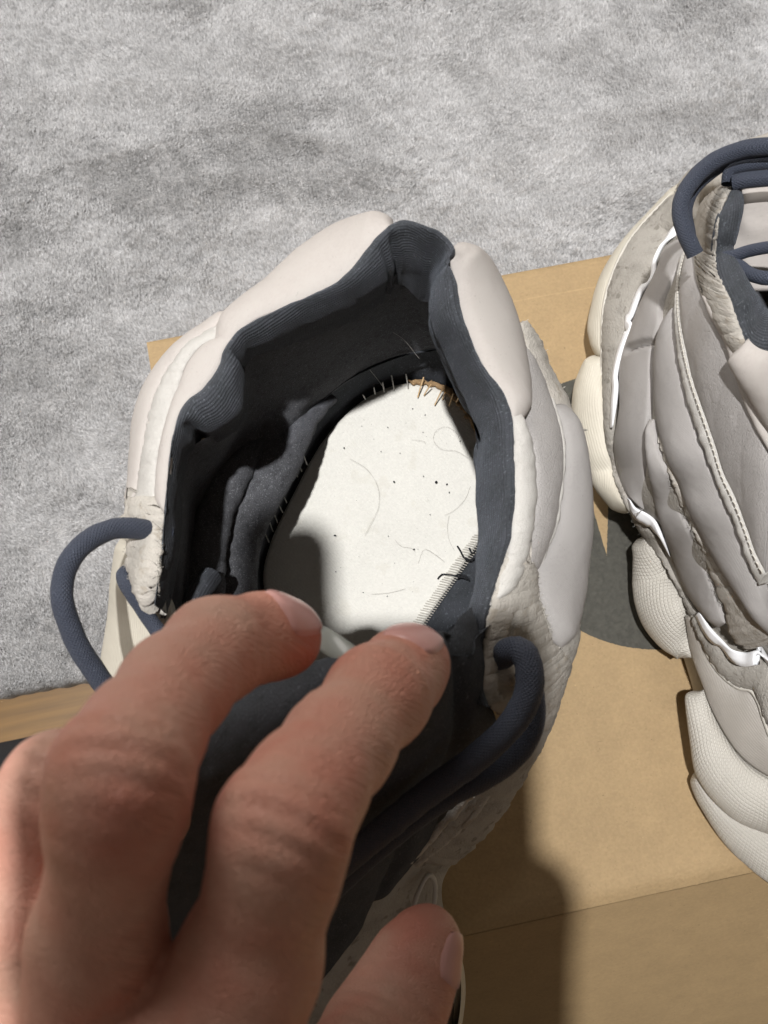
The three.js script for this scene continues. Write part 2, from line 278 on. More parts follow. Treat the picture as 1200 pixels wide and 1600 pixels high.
// ------------------------------------------------------------------ fleece blanket
{
  const color = tex(2048, 2048, [0.62, 0.62], (u, v) => {
    const patch = sstep(0.40, 0.62, tf(u + 0.03 * tf(u, v, 20, 20, 220), v, 6, 9, 221, 5)), clump = tf(u, v, 110, 150, 226, 3), fine = tn(u, v, 700, 760, 229);
    const p2 = tf(u, v, 26, 34, 224, 4), k = 0.74 + 0.20 * patch + 0.22 * (p2 - 0.5) + (0.08 + 0.16 * patch) * (clump - 0.5) + 0.1 * (fine - 0.5);
    return [0.50 * k, 0.495 * k, 0.492 * k];
  }, true);
  const bump = tex(2048, 2048, [0.31, 0.31], (u, v) => 0.45 * tf(u, v, 90, 120, 231, 3) + 0.55 * tf(u, v, 360, 420, 235, 2));
  const far = -0.62, near = 0.0, x0 = -0.55, x1 = 0.62, nx = 560, nyy = 420, o = P(0, 1092, 0);
  const rows = [];
  for (let j = 0; j <= nyy; j++) {
    const r = [];
    for (let i = 0; i <= nx; i++) {
      const a = lerp(x0, x1, i / nx), b = lerp(far, near, j / nyy), p = o.clone().addScaledVector(AX, a + 0.2).addScaledVector(AZ, b);
      const q = [p.x, p.z];
      let y = 0.0055 * fbm3(q[0] * 4 + 3, 0.5, q[1] * 13, 2) * 2 + 0.0024 * fbm3(q[0] * 14, 2.5, q[1] * 44, 2) * 2;                                     // slack folds
      const rd = 1 - Math.abs(nz(q[0] * 5 + 2.2 * nz(q[0] * 3, 4, q[1] * 6), 2.1, q[1] * 13 + 1.5 * nz(q[0] * 6, 1, q[1] * 5)));
      y += 0.0065 * Math.pow(rd, 4) * sstep(-0.05, -0.16, p.z - 0.02) ;
      const pat = sstep(-0.15, 0.25, fbm3(q[0] * 14, 3.3, q[1] * 20, 3));
      y += (0.0012 + 0.0026 * pat) * fbm3(q[0] * 150, 1.1, q[1] * 200, 3) * 1.7;                        // pile clumps
      const e = Math.min(1, (near - b) / 0.012); y -= 0.008 * (1 - Math.sqrt(1 - (1 - e) * (1 - e)));       // rounded hem
      p.addScaledVector(AZ, b > -0.03 ? 0.0016 * nz(a * 120, 0, 3) + 0.003 * nz(a * 20, 0, 5) : 0);
      p.y = y; r.push(p);
    }
    rows.push(r);
  }
  const down = (r) => r.map((p) => V(p.x, -0.0195, p.z));
  const all = [down(rows[0]), ...rows, down(rows[nyy])];
  const b = thing('blanket', 'light grey plush fleece blanket spread behind and under the cardboard box', 'blanket', V(0, 0, 0));
  part('fleece', gridGeo(all), mat({ map: color, bumpMap: bump, bumpScale: 0.0017, roughness: 1, sheen: 0.35, sheenColor: new THREE.Color(0.6, 0.6, 0.6), sheenRoughness: 0.6 }), b);
  // the pile: short leaning tufts, their lean turned by the way the nap was last brushed
  const blades = [];
  for (let k = 0; k < 5; k++) {
    const a = k * 1.05 + 0.4 * k, w = 0.00022, L = 0.0017 + 0.0005 * (k % 3), ox = 0.0004 * Math.cos(k * 2.4), oz = 0.0004 * Math.sin(k * 2.4), c = Math.cos(a) * w, s = Math.sin(a) * w, bx = 0.0006 * Math.cos(k * 1.9), bz = 0.0006 * Math.sin(k * 1.9);
    blades.push([[V(ox - c, 0, oz - s), V(ox + c, 0, oz + s)], [V(ox + bx * 0.4 - c * 0.9, L * 0.6, oz + bz * 0.4 - s * 0.9), V(ox + bx * 0.4 + c * 0.9, L * 0.6, oz + bz * 0.4 + s * 0.9)], [V(ox + bx - c * 0.3, L, oz + bz - s * 0.3), V(ox + bx + c * 0.3, L, oz + bz + s * 0.3)]]);
  }
  const tuft = mergeGeometries(blades.map((r) => gridGeo(r)));
  const N = 340000, pile = new THREE.InstancedMesh(tuft, mat({ color: new THREE.Color().setRGB(0.80, 0.80, 0.805), roughness: 1 }), N), dm = new THREE.Object3D(), cl = new THREE.Color(), upY = V(0, 1, 0), boxO = P(229, 535, 0.12);
  let made = 0;
  for (let t = 0; t < N * 4 && made < N; t++) {
    const fi = rnd() * nx, fj = rnd() * (nyy - 2), i0 = Math.floor(fi), j0 = Math.floor(fj), p = rows[j0][i0].clone().lerp(rows[j0][Math.min(nx, i0 + 1)], fi - i0).lerp(rows[j0 + 1][i0], fj - j0);
    if (p.x < -0.33 || p.x > 0.36 || p.z < -0.54) continue;
    const q = p.clone().sub(boxO), qa = q.dot(AX), qb = q.dot(AZ);
    if (qa > 0.003 && qb > 0.003) continue;
    const way = 2.3 * Math.PI * fbm3(p.x * 6 + 1.5, 4.4, p.z * 12, 3) + 0.8 * nz(p.x * 70, 8, p.z * 80) - 0.6, lean = 0.36 + 0.30 * nz(p.x * 30, 3, p.z * 36) + 0.25 * (rnd() - 0.5);
    dm.position.copy(p).y -= 0.0004;
    dm.quaternion.setFromUnitVectors(upY, V(Math.cos(way) * lean, 1, Math.sin(way) * lean).normalize());
    dm.rotateY(rnd() * 6.28);
    dm.scale.setScalar(0.8 + 0.5 * rnd() + 0.35 * nz(p.x * 120, 2, p.z * 120)); dm.updateMatrix();
    pile.setMatrixAt(made, dm.matrix);
    const k = 0.9 + 0.2 * rnd() + 0.10 * nz(p.x * 90, 6, p.z * 90); cl.setRGB(k, k, k); pile.setColorAt(made, cl); made++;
  }
  pile.count = made; pile.name = 'pile'; pile.userData = { kind: 'stuff' }; pile.castShadow = pile.receiveShadow = true; b.add(pile);
}
// black cloth that lies on the floor in front of the wood strip
{
  const o = P(0, 1158, 0), rows = [];
  for (let j = 0; j <= 60; j++) { const r = []; for (let i = 0; i <= 80; i++) { const p = o.clone().addScaledVector(AX, -0.25 + 0.7 * i / 80).addScaledVector(AZ, 0.4 * j / 60); p.y = -0.006 + 0.004 * fbm3(p.x * 20, 5, p.z * 20, 3) - 0.012 * Math.pow(Math.max(0, 1 - j / 2), 2); r.push(p); } rows.push(r); }
  const b = thing('floor_mat', 'black cloth mat on the wooden floor left of the hand', 'mat', V(0, 0, 0));
  part('cloth', gridGeo(rows), mat({ color: new THREE.Color().setRGB(0.018, 0.018, 0.02), roughness: 0.9, bumpMap: T.clothBump, bumpScale: 0.0005 }), b);
}

// ------------------------------------------------------------------ cardboard box
const BOX_H = 0.12;
{
  const rear = P(229, 535, BOX_H), W = 0.375, front = P(1160, 1368, BOX_H), D = front.clone().sub(rear).dot(AZ);
  const loc = (px, py) => { const p = P(px, py, BOX_H).sub(rear); return [p.dot(AX), p.dot(AZ)]; };
  // the printed dark shape: a disc cut off at the rear, with a narrow notch
  const [a, b, c] = [loc(906, 985), loc(955, 1005), loc(1030, 1015)];
  const d = 2 * (a[0] * (b[1] - c[1]) + b[0] * (c[1] - a[1]) + c[0] * (a[1] - b[1])), s2 = (q) => q[0] * q[0] + q[1] * q[1];
  const cx = (s2(a) * (b[1] - c[1]) + s2(b) * (c[1] - a[1]) + s2(c) * (a[1] - b[1])) / d, cy = (s2(a) * (c[0] - b[0]) + s2(b) * (a[0] - c[0]) + s2(c) * (b[0] - a[0])) / d, R = Math.hypot(a[0] - cx, a[1] - cy);
  const t0 = loc(880, 598), t1 = loc(904, 590), w0 = loc(948, 868), w1 = loc(919, 770), w2 = loc(951, 770);
  const side = (p, q, x, y) => (q[0] - p[0]) * (y - p[1]) - (q[1] - p[1]) * (x - p[0]);
  const kraft = (u, v) => { const g = tf(u, v, 40, 30, 240, 4), f = tf(u, v, 500, 340, 245, 2), e = tf(u, v, 90, 420, 246, 2), sp = tn(u, v, 420, 300, 247); let k = 0.86 + 0.12 * (g - 0.5) + 0.16 * (f - 0.5) + 0.05 * (e - 0.5); if (sp > 0.972) k *= 0.7; if (tn(u, v, 300, 200, 249) > 0.985) k *= 1.25; return [0.425 * k, 0.30 * k, 0.157 * k]; };
  const lidTex = tex(2048, 1366, null, (u, v) => {
    const x = u * W, y = v * D, base = kraft(u, v), wob = 0.0002 * (tn(u, v, 600, 400, 250) - 0.5);
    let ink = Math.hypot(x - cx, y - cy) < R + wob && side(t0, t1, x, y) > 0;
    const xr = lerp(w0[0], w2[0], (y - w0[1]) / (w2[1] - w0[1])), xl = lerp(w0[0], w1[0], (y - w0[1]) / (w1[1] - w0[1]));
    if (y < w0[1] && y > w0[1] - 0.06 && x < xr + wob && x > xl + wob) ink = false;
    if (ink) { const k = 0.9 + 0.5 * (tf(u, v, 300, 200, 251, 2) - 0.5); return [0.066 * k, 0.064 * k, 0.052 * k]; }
    const fl = Math.abs(y - 0.0135 - 0.0006 * Math.sin(x * 30)); return fl < 0.0003 ? base.map((q) => q * 1.12) : base;
  }, true);
  lidTex.wrapS = lidTex.wrapT = THREE.ClampToEdgeWrapping;
  const sideTex = tex(1024, 512, [0.375, 0.19], (u, v) => kraft(u, v), true);
  const bumpT = tex(2048, 1024, null, (u, v) => 0.5 * tf(u, v, 260, 260, 253, 2)  + 0.12 * tf(u, v, 10, 8, 255, 3));
  const box = thing('shoe_box', 'brown cardboard shoe box with a dark printed shape under both sneakers', 'box', rear.clone().setY(0));
  box.rotation.y = -YAW;
  const lm = mat({ map: lidTex, bumpMap: bumpT, bumpScale: 0.0003, roughness: 0.75 }), sm = mat({ map: sideTex, roughness: 0.8 });
  const local = (name, rows, m, uvf) => {
    const g = gridGeo(rows);
    if (uvf) { const p = g.attributes.position, q = g.attributes.uv; for (let i = 0; i < p.count; i++) { const [u, v] = uvf(p.getX(i), p.getZ(i)); q.setXY(i, u, v); } }
    const me = new THREE.Mesh(g, m); me.name = name; me.castShadow = me.receiveShadow = true; box.add(me); return me;
  };
  // lid with softly rounded front crease
  const rows = [];
  for (let j = 0; j <= 90; j++) { const r = []; for (let i = 0; i <= 120; i++) { const x = W * i / 120, z = D * j / 90, e = Math.max(0, (z - (D - 0.006)) / 0.006); r.push(V(x, BOX_H + 0.0005 * nz(x * 14, 2, z * 14) + 0.0011 * Math.exp(-(((z - D + 0.006) / 0.005) ** 2)) - 0.0016 * e * e - 0.0002 * Math.max(0, 1 - Math.abs(z - 0.0135) / 0.001), z)); } rows.push(r); }
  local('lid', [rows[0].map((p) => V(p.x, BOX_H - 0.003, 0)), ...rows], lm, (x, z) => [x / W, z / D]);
  // front flap slopes away from the crease
  const fl = [];
  for (let j = 0; j <= 20; j++) { const t = j / 20, r = []; for (let i = 0; i <= 60; i++) { const x = W * i / 60, l = 0.13 * t; r.push(V(x, BOX_H - 0.0014 - l * 0.72 + 0.0006 * nz(x * 18, l * 20, 7), D + 0.0002 + l * 0.69)); } fl.push(r); }
  local('front_flap', [...fl, ...fl.map((r) => r.map((p) => V(p.x, p.y - 0.003, p.z - 0.002))).reverse()], sm);
  const wall = (name, p, q) => local(name, [[V(p[0], BOX_H - 0.0035, p[1]), V(q[0], BOX_H - 0.0035, q[1])], [V(p[0], -0.004, p[1]), V(q[0], -0.004, q[1])]], sm);
  wall('side_panel', [0, 0], [W, 0]); wall('side_panel', [0, 0], [0, D - 0.004]); wall('side_panel', [W, 0], [W, D - 0.004]); wall('side_panel', [0, D - 0.004], [W, D - 0.004]);
}
// ------------------------------------------------------------------ left sneaker: the one whose inside is shown
{
  const shoe = thing('sneaker', 'beige high-top sneaker with open dark collar and cream insole, pulled open by fingers', 'sneaker', P(560, 1000, BOX_H));
  // collar opening: where the dark roll meets the beige (O) and where it turns under (I)
  const OI = [[243, 945, 250, 952], [247, 900, 262, 900], [252, 850, 272, 845], [256, 800, 277, 790], [262, 740, 279, 735], [269, 682, 288, 700], [287, 635, 315, 680], [318, 605, 352, 662], [343, 572, 378, 635], [350, 550, 383, 585], [366, 525, 386, 547], [395, 500, 425, 530],
    [450, 478, 500, 497], [510, 452, 555, 470], [545, 428, 588, 448], [575, 388, 610, 425], [600, 362, 628, 405], [630, 347, 648, 412], [665, 352, 662, 420], [692, 365, 672, 424], [710, 388, 677, 430], [705, 413, 676, 442], [714, 445, 673, 478], [720, 490, 680, 515],
    [738, 535, 695, 552], [762, 580, 714, 600], [786, 618, 732, 650], [801, 665, 740, 710], [804, 725, 743, 770], [803, 790, 747, 830], [795, 845, 748, 872], [778, 910, 742, 915], [765, 960, 730, 955], [757, 1010, 722, 1000], [752, 1060, 718, 1050], [765, 1105, 722, 1095]];
  const n = OI.length, oh = (i) => 0.262 + 0.006 * Math.exp(-(((i - 18) / 5) ** 2)) + 0.004 * sstep(28, 34, i);
  const O = OI.map((q, i) => [q[0], q[1], oh(i)]), I = OI.map((q, i) => [q[2], q[3], oh(i) - 0.006 - 0.009 * Math.exp(-(((i - 19) / 2.2) ** 2)) - 0.009 * sstep(22, 25, i) * sstep(31, 28, i)]);
  const NU = 420, cen = P(540, 770, 0.25);
  const Ov = uniform(O, NU), Iv = uniform(I, NU);
  const heel = (u) => Math.exp(-(((u * (n - 1) - 18.5) / 2.6) ** 2));
  const M1 = Ov.map((p, i) => p.clone().lerp(Iv[i], 0.25).add(V(0, Math.min(0.0036, 0.36 * p.distanceTo(Iv[i])), 0))), M2 = Ov.map((p, i) => p.clone().lerp(Iv[i], 0.62).add(V(0, Math.min(0.0042, 0.45 * p.distanceTo(Iv[i])) - 0.003 * heel(i / (NU - 1)), 0)));
  const out = (p, k) => { const d = p.clone().sub(cen).setY(0).normalize(); return p.clone().addScaledVector(d, k); };
  const O2 = Ov.map((p) => out(p, 0.0006).add(V(0, -0.004, 0)));
  const U = Iv.map((p, i) => { const h = heel(i / (NU - 1)); return out(p, lerp(0.0014, -0.0012, h)).add(V(0, lerp(-0.0075, -0.008, h), 0)); });
  const U2 = Iv.map((p, i) => { const h = heel(i / (NU - 1)); return out(p, lerp(0.0024, -0.002, h)).add(V(0, lerp(-0.016, -0.016, h), 0)); });
  const fold = (p, u, t) => {                                       // slack folds in the cloth
    let d = 0.0014 * fbm3(p.x * 70, p.y * 70, p.z * 70, 4);
    const w = (u0, s, sl) => Math.exp(-(((u + sl * (t - 0.5) - u0) / s) ** 2));
    d -= 0.0022 * w(0.455, 0.006, 0.03) * sstep(0.25, 0.6, t) + 0.0013 * w(0.435, 0.005, 0.03) * sstep(0.3, 0.6, t);
    d -= 0.0010 * w(0.595, 0.008, 0.0) * sstep(0.75, 0.3, t);
    d -= 0.0028 * w(0.165, 0.007, -0.02) * sstep(0.4, 0.65, t) + 0.002 * w(0.268, 0.006, 0) * sstep(0.3, 0.7, t);
    d -= 0.0026 * w(0.768, 0.012, 0.05) * sstep(0.5, 0.75, t);
    return d;
  };
  part('collar_lining', loft([O2, Ov, M1, M2, Iv, U, U2], { nu: NU, per: 7, disp: fold }), M.knit, shoe);
  // inner wall
  const L = [[300, 965, .214], [316, 840, .2], [335, 775, .2], [385, 690, .2], [470, 600, .203], [570, 525, .208], [646, 482, .214], [668, 488, .216], [715, 570, .21], [765, 690, .205], [785, 830, .205], [765, 960, .21], [740, 1090, .22]];
  const Lb = [[350, 970, .206], [352, 865, .198], [372, 790, .195], [418, 712, .194], [485, 622, .192], [573, 552, .194], [641, 520, .197], [679, 519, .197], [730, 585, .195], [778, 705, .192], [793, 835, .192], [763, 960, .195], [720, 1075, .205]];
  const E = [[415, 975, .184], [398, 900, .183], [412, 835, .182], [452, 735, .180], [492, 638, .180], [575, 577, .18], [637, 554, .18], [690, 546, .18], [745, 600, .178], [790, 720, .178], [800, 840, .178], [760, 960, .18], [700, 1060, .19]];
  const outP = (q, k, dh) => { const p = toV(q), d = p.clone().sub(P(590, 800, .17)).setY(0).normalize(); return p.addScaledVector(d, k).add(V(0, dh, 0)); };
  const R = E.map((q) => outP(q, 0.003, -0.007));
  const F = [[430, 1010, .1535], [408, 905, .1535], [418, 850, .1535], [458, 765, .1535], [508, 676, .1535], [578, 612, .1535], [645, 592, .1535], [705, 607, .1535], [748, 655, .1535], [787, 745, .1535], [797, 835, .1535], [765, 930, .1535], [720, 1040, .1535]];
  const U3 = Iv.map((p, i) => { const h = heel(i / (NU - 1)); return out(p, lerp(0.0024, -0.0008, h)).add(V(0, -0.0085, 0)); });
  const lob = (p, u, t) => 0.0011 * fbm3(p.x * 45, p.y * 45, p.z * 45, 3) - 0.0022 * Math.exp(-(((u - 0.105 - 0.05 * t) / 0.012) ** 2)) * sstep(0.2, 0.35, t) * sstep(0.75, 0.6, t);
  part('inner_lining', loft([U3, uniform(L, NU), uniform(Lb, NU), uniform(E, NU)], { nu: NU, per: 12, disp: lob }), M.fuzz, shoe);
  part('heel_counter', loft([uniform(E, NU).map((p) => p.add(V(0, 0.0004, 0))), uniform(R, NU), uniform(F, NU)], { nu: NU, per: 8 }), M.cloth, shoe);
  part('lining_fold', tube([[520, 622, .176], [490, 648, .181], [452, 694, .187], [418, 748, .191], [386, 805, .192], [368, 862, .193], [364, 925, .195], [370, 1000, .197]], 0.0078, { rad: 26, wob: 0.0014, prof: (u) => 0.25 + 0.75 * sstep(0, 0.4, u) }), M.fuzz, shoe);
  part('lining_fold', tube([[425, 668, .193], [388, 712, .198], [352, 765, .202], [332, 820, .204], [322, 880, .207], [320, 960, .210]], 0.0060, { rad: 20, wob: 0.0014, prof: (u) => 0.25 + 0.75 * sstep(0, 0.4, u) }), M.fuzz, shoe);
  part('lining_fold', tube([[330, 900, .222], [312, 925, .226], [300, 955, .23], [292, 1000, .232]], 0.0034, { rad: 14, wob: 0.0012 }), M.knit, shoe);
  // rolled edge line of the wall and a loose thread arc above it
  part('lining_seam', tube([[492, 637, .1815], [530, 602, .1815], [575, 577, .1815], [637, 554, .1815], [690, 546, .1815]], 0.0004, { rad: 6, wob: 0.0003 }), M.cloth, shoe);
  // foot bed under the insole, then the insole
  const disc = (outline, h, dip, nr = 26, cxy = [590, 830]) => {
    const o = spaced([...outline, outline[0]].map((q) => [q[0], q[1], h]), 240), c = P(cxy[0], cxy[1], h), rows = [];
    for (let j = 0; j <= nr; j++) { const t = Math.max(0.001, j / nr); rows.push(o.map((p) => { const q = c.clone().lerp(p, t); q.y += dip * (t * t - 1) - (j === nr ? 0.0004 : 0); return q; })); }
    rows.push(o.map((p) => p.clone().add(V(0, -0.0022, 0))));
    const g = gridGeo(rows), p = g.attributes.position, uv = g.attributes.uv;
    for (let i = 0; i < p.count; i++) uv.setXY(i, p.getX(i), p.getZ(i));
    return g;
  };
  part('foot_bed', disc([[420, 1010], [400, 905], [412, 845], [450, 765], [505, 670], [578, 605], [645, 584], [708, 600], [752, 650], [793, 745], [805, 840], [790, 960], [740, 1100], [640, 1230], [480, 1230], [430, 1120]], 0.1525, 0), M.cloth, shoe);
  const insoleC = tex(1024, 1024, [0.12, 0.12], (u, v) => {
    const a = tf(u, v, 8, 8, 260, 5), f = tf(u, v, 200, 200, 265, 2), w = tn(u, v, 420, 420, 268); let k = 0.93 + 0.10 * (a - 0.5) + 0.10 * (f - 0.5); if (w > 0.985) k *= 0.7;
    const st1 = sstep(0.66, 0.8, tf(u, v, 22, 22, 271, 4)); return mix3([0.84 * k, 0.825 * k, 0.765 * k], [0.66, 0.63, 0.54], 0.25 * st1);
  }, true);
  const insoleB = tex(512, 512, [0.02, 0.02], (u, v) => { const s = Math.sin(u * 2 * Math.PI * 13 + 0.5 * Math.sin(v * 50)) * Math.sin(v * 2 * Math.PI * 13); return 0.45 + 0.10 * s + 0.40 * (tf(u, v, 60, 60, 275, 3) - 0.5) + 0.07 * sstep(0, 0.1, ((c) => c[1] - c[0])(cells(u + 0.05 * tf(u, v, 6, 6, 279), v, 7, 277))); });
  const white = [[434, 1010], [411, 905], [421, 852], [460, 768], [511, 680], [580, 617], [645, 598], [702, 613], [742, 660], [778, 748], [786, 815], [752, 843], [704, 912], [655, 985], [610, 1060], [560, 1150], [450, 1130]];
  const insole = part('insole', disc(white, 0.1565, 0.0018), mat({ map: insoleC, bumpMap: insoleB, bumpScale: 0.00035, roughness: 0.85 }), shoe);
  // overlock stitches along the cut edge of the insole
  {
    const edge = spaced([[757, 838, .1572], [704, 912, .1572], [655, 985, .1572], [625, 1035, .1572]], 58);
    const dir = edge[57].clone().sub(edge[0]).normalize(), nrm = V(-dir.z, 0, dir.x); if (nrm.x > 0) nrm.negate();
    edge.forEach((p, i) => {
      const a = p.clone().addScaledVector(nrm, -0.0009), b = p.clone().addScaledVector(nrm, 0.0034 + 0.0006 * (rnd() - 0.5)).addScaledVector(dir, 0.0016);
      const m = a.clone().lerp(b, 0.5).add(V(0, 0.0007, 0));
      part('stitch', tube([a.add(V(0, -0.0006, 0)), m, b.add(V(0, -0.0003, 0))], 0.00022, { seg: 5, rad: 5 }), M.thread, insole);
    });
  }
  // stitches that tie insole and wall: pixel ends, x0 y0 x1 y1
  const Z = (x, y) => [380 + x / 3, 560 + y / 3];
  const st1 = [[560, 170, 573, 192], [612, 135, 619, 168], [653, 112, 661, 158], [695, 80, 707, 148], [763, 74, 773, 138]], gold = [[818, 182, 846, 88], [848, 172, 880, 122], [898, 218, 932, 148], [934, 192, 946, 158], [965, 222, 986, 163], [1000, 205, 1012, 180]],
    st2 = [[300, 500, 278, 442], [274, 530, 253, 476], [256, 556, 236, 515], [226, 582, 211, 558], [204, 677, 181, 627], [184, 723, 162, 674], [161, 771, 142, 721], [140, 812, 124, 768], [121, 863, 99, 812]];
  for (const [list, m, h0, h1] of [[st1, M.threadGrey, .1575, .1640], [gold, M.threadGold, .1578, .1632], [st2, M.threadGrey, .1580, .1655]]) for (const q of list) {
    const [x0, y0] = Z(q[0], q[1]), [x1, y1] = Z(q[2], q[3]), up = m === M.threadGold || list === st1 ? y1 < y0 : true;
    const a = P(x0, y0, up || list === st2 ? h0 : h1), b = P(x1, y1, up || list === st2 ? h1 : h0);
    part('stitch', tube([a, a.clone().lerp(b, 0.5).add(V(0, 0.0005, 0)), b], m === M.threadGold ? 0.00026 : 0.00024, { seg: 6, rad: 6 }), m, insole);
  }
  // frayed black threads where the insole edge has come loose
  for (const q of [[[1004, 880], [1020, 905], [1040, 940], [1075, 948]], [[912, 1034], [930, 1013], [965, 1015], [1005, 1022], [1045, 1030]], [[1060, 890], [1075, 915], [1090, 900]], [[990, 1020], [1020, 1012], [1050, 1035]], [[1040, 935], [1062, 945], [1085, 938]], [[1005, 1030], [1040, 1018], [1062, 1040]]])
    part('loose_thread', tube(q.map(([x, y], i) => [...Z(x, y), .1578 + 0.001 * (i % 2)]), 0.00033, { rad: 6, wob: 0.0002 }), M.black, insole);
  // hairs and lint
  const hairs = [[[790, 380], [850, 390], [855, 400]], [[1060, 470], [1000, 435], [930, 425], [893, 385], [900, 345], [950, 320], [1000, 350], [1020, 400]], [[500, 470], [580, 520], [630, 600], [635, 690], [600, 770], [570, 830]], [[1065, 600], [1040, 660], [985, 715], [945, 735]], [[965, 735], [958, 790], [965, 850], [990, 900]], [[710, 850], [740, 880], [790, 890], [805, 905]], [[820, 960], [850, 895], [900, 920], [945, 955]], [[600, 1105], [680, 1100], [760, 1080]]];
  hairs.forEach((q) => part('hair', tube(q.map(([x, y]) => [...Z(x, y), .1572]), 0.000038, { rad: 5 }), M.hair, insole));
  part('hair', tube([[600, 607, .163], [560, 540, .192], [588, 512, .2], [622, 524, .2], [655, 560, .186]], 0.00007, { rad: 5 }), M.threadGrey, shoe);
  {
    const bits = [], spots = [[1017, 388, 1.3], [707, 578, 1.6], [905, 580, 2.2], [955, 590, 2.6], [966, 628, 1.4], [795, 236, 1.6], [853, 265, 1], [566, 288, 1.1], [678, 323, 1.3], [843, 346, 1.2], [473, 420, 1.6], [646, 436, 1.1], [430, 830, 2.2], [680, 833, 1.5], [800, 895, 2.2], [434, 1000, 1.4], [562, 1097, 1.2], [876, 732, 1.2], [612, 378, 1], [556, 318, 1], [735, 444, 1], [845, 552, 1.1], [675, 1115, 1.1]];
    for (let i = 0; i < 45; i++) spots.push([rr(420, 1060), rr(250, 1100), rr(0.25, 0.5)]);
    for (const [x, y, s] of spots) { const g = new THREE.IcosahedronGeometry(0.00015 * s, 1), p = g.attributes.position; g.scale(rr(0.6, 1.6), 0.5, rr(0.6, 1.8)); g.rotateY(rr(0, 6)); const c = P(...Z(x, y), .1566); g.translate(c.x, c.y, c.z); bits.push(g); }
    part('lint', bits, M.black, insole, { kind: 'stuff' });
  }
  part('edge_binding', band([[640, 593, .1578], [672, 595, .1578], [702, 606, .1578], [742, 650, .1578], [757, 692, .1578]], [[642, 599, .1574], [670, 603, .1574], [696, 614, .1574], [732, 657, .1574], [748, 694, .1574]], { puff: 0.0005, tuck: 0.0012, rag: 0.0007, nv: 6, disp: (p) => 0.0004 * fbm3(p.x * 500, p.y * 500, p.z * 500, 3) }), M.brown, shoe);
  // ---- outside, left
  const side = (name, A, B, o, m) => part(name, band(A, B, { disp: (p) => 0.00045 * fbm3(p.x * 75, p.y * 75, p.z * 75, 3) + 0.0001 * nz(p.x * 400, p.y * 400, p.z * 400), ...o }), m, shoe);
  const stripAL = [[205, 790, .249], [216, 760, .25], [224, 705, .251], [230, 667, .251], [240, 625, .252], [257, 587, .252], [290, 545, .252], [330, 517, .252], [364, 490, .251]];
  const stripAR = [[243, 790, .258], [245, 740, .258], [250, 700, .258], [260, 660, .258], [273, 618, .258], [281, 597, .258], [292, 567, .258], [318, 537, .258], [350, 525, .258], [367, 497, .256]];
  const outL = [[198, 800, .238], [205, 765, .238], [206, 725, .238], [208, 690, .238], [213, 650, .239], [230, 602, .24], [262, 557, .241], [296, 526, .242], [330, 505, .243], [362, 488, .244]];
  side('ankle_pad', outL, stripAL, { puff: 0.0022, tuck: 0.006 }, M.pad);
  side('overlay_strip', stripAL, stripAR, { puff: 0.0016, rag: 0.0003, disp: (p) => 0.0006 * fbm3(p.x * 180, p.y * 180, p.z * 180, 3) }, M.welt);
  side('facing_strip', stripAR, [[256, 800, .262], [262, 740, .262], [269, 682, .262], [287, 637, .262], [318, 607, .262], [341, 574, .262], [348, 552, .262], [358, 531, .2615], [370, 500, .26]], { puff: 0.0012, tuck: 0.004, tb: 0.0012 }, M.pad);
  side('eyelet_stay', [[198, 782, .2475], [202, 797, .249], [215, 815, .252], [207, 838, .252], [200, 868, .252], [209, 910, .254], [222, 932, .256], [234, 944, .256]], [[250, 770, .2585], [254, 800, .2612], [252, 830, .262], [250, 850, .2625], [248, 880, .263], [246, 905, .263], [243, 928, .2605], [238, 944, .2565]], { puff: 0.003, tuck: 0.005, tb: 0.0012, rag: 0.0005, nv: 22, even: false, nu: 110, disp: (p) => 0.0004 * fbm3(p.x * 200, p.y * 200, p.z * 200, 3) }, M.suedeLight);
  side('side_panel', [[189, 840, .215], [176, 910, .212], [164, 985, .21], [154, 1045, .208], [146, 1110, .205]], [[214, 850, .238], [218, 915, .24], [248, 962, .243], [243, 1020, .24], [235, 1110, .235]], { puff: 0.003, tuck: 0.006 }, M.rubberRib);
  // heel pads
  side('heel_pad', [[332, 516, .25], [366, 489, .247], [421, 442, .246], [470, 388, .246], [530, 349, .248], [575, 337, .25], [600, 339, .254], [614, 343, .258]], [[338, 560, .2605], [352, 546, .2615], [367, 523, .262], [395, 499, .262], [450, 477, .262], [510, 451, .2625], [545, 427, .2635], [575, 387, .265], [598, 364, .2662], [612, 355, .2666]], { puff: 0.0042, tuck: 0.008, tb: 0.0015, nv: 16, taper: 0.12 }, M.pad);
  side('heel_pad', [[711, 392, .265], [708, 412, .264], [715, 445, .263], [721, 490, .2625], [739, 535, .262], [763, 580, .262], [787, 618, .262], [802, 660, .262]], [[716, 378, .258], [735, 384, .252], [762, 405, .246], [785, 445, .244], [804, 490, .243], [817, 540, .243], [824, 595, .244], [820, 630, .247], [807, 664, .256]], { puff: 0.0045, tuck: 0.008, ta: 0.0015, nv: 16, taper: 0.12 }, M.pad);
  // ---- outside, right
  const bR = [[810, 640, .2585], [822, 672, .258], [831, 695, .2575], [836, 725, .257], [837, 770, .257], [835, 810, .257], [827, 852, .258], [817, 890, .26], [803, 925, .261]];
  side('facing_strip', [[802, 650, .262], [805, 690, .262], [805, 725, .262], [804, 790, .262], [796, 845, .2625], [779, 910, .2645], [768, 945, .2655]], bR, { puff: 0.002, tuck: 0.004, ta: 0.0012, rag: 0.0003, disp: (p) => 0.0005 * fbm3(p.x * 200, p.y * 200, p.z * 200, 3) }, M.welt);
  const cR = [[822, 540, .236], [845, 583, .235], [862, 625, .238], [873, 660, .241], [880, 695, .243], [880, 732, .244], [875, 770, .245], [867, 820, .246], [855, 852, .248], [836, 898, .2465]];
